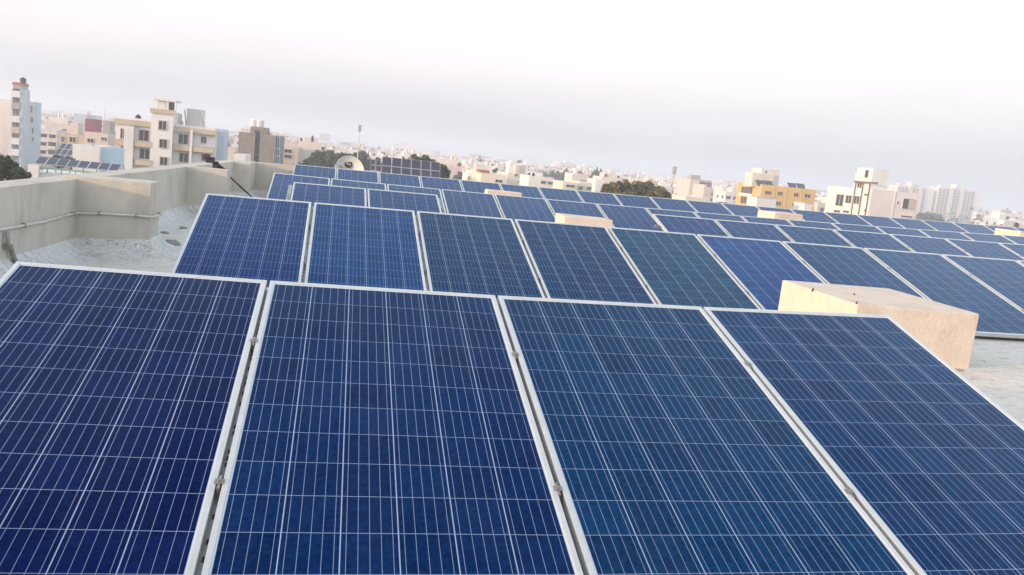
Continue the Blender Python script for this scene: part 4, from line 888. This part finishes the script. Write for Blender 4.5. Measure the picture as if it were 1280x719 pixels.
KIND = [('cream', 'white', 3, 'cream flat roofed house of the far city with a stair room on top'), ('white', 'cream', 3, 'white flat roofed house of the far city with dark square windows'),
        ('pink', 'cream', 3, 'pinkish flat roofed house of the far city with pale trim'), ('grey', 'white', 2, 'bare cement house of the far city with pale stair room'),
        ('cream', 'pink', 4, 'taller cream house of the far city with pinkish ledges'), ('white', 'grey', 4, 'taller white house of the far city with cement ledges'),
        ('beige', 'cream', 3, 'sand brown house of the far city with cream ledges'), ('rosewall', 'white', 3, 'pale rose house of the far city with white stair room'),
        ('terracotta', 'cream', 2, 'low brick red house of the far city'), ('greyblue', 'white', 3, 'blue grey house of the far city with white trim')]
PROT = [house_proto(i*7+3, a_, b_, n) for i, (a_, b_, n, _) in enumerate(KIND)]
hrng = random.Random(21); first_used = set(); cnt = 0
cands = []
for iy in range(0, 26):
    Y = 140 + iy*22 + (iy**1.5)*.8
    x = -.45*Y
    while x < 1.05*Y:
        cands.append((x + hrng.uniform(-3, 3), Y + hrng.uniform(-4, 4))); x += hrng.uniform(17, 25) if Y < 350 else hrng.uniform(22, 34)
hrng.shuffle(cands)
for X_, Y_ in cands:
    if cnt >= 290: break
    az = X_/Y_
    if az > .95 or az < -.44: continue
    bad = False
    for (hx0, hx1, hy0, hy1) in HERO:
        if hx0-8 < X_ < hx1+8 and hy0-14 < Y_ < hy1+3: bad = True; break
        if Y_ < hy0 and hx0/hy0 - 7.5/Y_ < az < hx1/hy0 + 7.5/Y_: bad = True; break
    if bad: continue
    i = hrng.choices(range(10), (8, 4, 9, 6, 3, 2, 6, 5, 2, 2))[0]
    if (KIND[i][2] == 4 and Y_ < 230) or (i == 8 and Y_ < 330): i = 0
    o = PROT[i]
    if i in first_used: o = PROT[i].copy(); COL.objects.link(o)
    first_used.add(i); cnt += 1
    o.location = (X_, Y_, GZ); o.rotation_euler = (0, 0, hrng.choice((0, 0, 0, .06, -.08, 1.57))); zs = hrng.uniform(.85, 1.12); o.scale = (hrng.uniform(.8, 1.15), hrng.uniform(.8, 1.2), zs)
    tag(o, KIND[i][3], 'house', KIND[i][3].replace(' of the far city', 's of the far city', 1).replace(' house', ' house', 1))
for i in range(10):
    if i not in first_used: bpy.data.objects.remove(PROT[i])
# the farthest city that reads as one mass
k = MB(); crng = random.Random(5)
for i in range(3600):
    Y = 760 + 2500*crng.random()**1.3; az = crng.uniform(-.46, .98); X_ = az*Y
    if any(hx0-14 < X_ < hx1+14 and hy0-20 < Y < hy1+6 for hx0, hx1, hy0, hy1 in HERO): continue
    if Y < 800 and any(hx0/hy0-.03 < az < hx1/hy0+.03 for hx0, hx1, hy0, hy1 in HERO if hy0 > 700): continue
    h = crng.choice((6.5, 9.5, 9.5, 12.5)) + crng.uniform(-.5, 1); w2 = crng.uniform(5, 11); m = crng.choice((0, 1, 2, 3, 3, 3))
    if crng.random() < .03: h = crng.uniform(15, 20+ (8 if Y > 1500 else 0))
    k.box(X_-w2, X_+w2, Y, Y+crng.uniform(10, 20), GZ, GZ+h, m)
    if crng.random() < .6: k.box(X_-w2*.4, X_+w2*.3, Y+1, Y+6, GZ+h+.01, GZ+h+2.6, crng.choice((0, 1)))
    nf = int(h/3.1)
    if Y < 1500:
        for fl in range(nf):
            for q in (-.6, -.1, .4): k.box(X_+w2*q, X_+w2*(q+.25), Y-.1, Y-.01, GZ+fl*3.1+1, GZ+fl*3.1+2.3, 4)
tag(k.build('distant_city', [M['cream'], M['white'], M['pink'], M['grey'], M['glass']]), kind='stuff')
k = MB(); 
for i in range(9000):
    Y = 500 + 2400*crng.random()**1.4; X_ = crng.uniform(-.46, .98)*Y
    if i % 12 == 0: cx_, cy_ = X_, Y
    p = Vector((cx_ + crng.gauss(0, 5), cy_ + crng.gauss(0, 4), GZ + abs(crng.gauss(5, 2.4)))); a_ = Vector((crng.gauss(0,1), crng.gauss(0,1), crng.gauss(0,1))).normalized(); b_ = a_.orthogonal().normalized()
    if any(hx0-9 < p.x < hx1+9 and hy0-9 < p.y < hy1+9 for hx0, hx1, hy0, hy1 in HERO): continue
    e_ = crng.uniform(.9, 2.0); k.quad(p-a_*e_, p-b_*e_, p+a_*e_, p+b_*e_)
tag(k.build('distant_trees', M['leaf']), kind='stuff')

# ------------------------------------------------------------------ haze
k = MB(); k.box(-3950, 3950, -300, 3950, GZ-1, 42)
hm = bpy.data.materials.new('evening_haze'); hm.use_nodes = True; n = hm.node_tree; n.nodes.clear()
pv = n.nodes.new('ShaderNodeVolumePrincipled'); pv.inputs['Color'].default_value = (.86, .91, 1.0, 1); pv.inputs['Density'].default_value = .00088; pv.inputs['Anisotropy'].default_value = .1
oo = n.nodes.new('ShaderNodeOutputMaterial'); n.links.new(pv.outputs[0], oo.inputs['Volume'])
hz = k.build('haze', hm); tag(hz, kind='stuff')
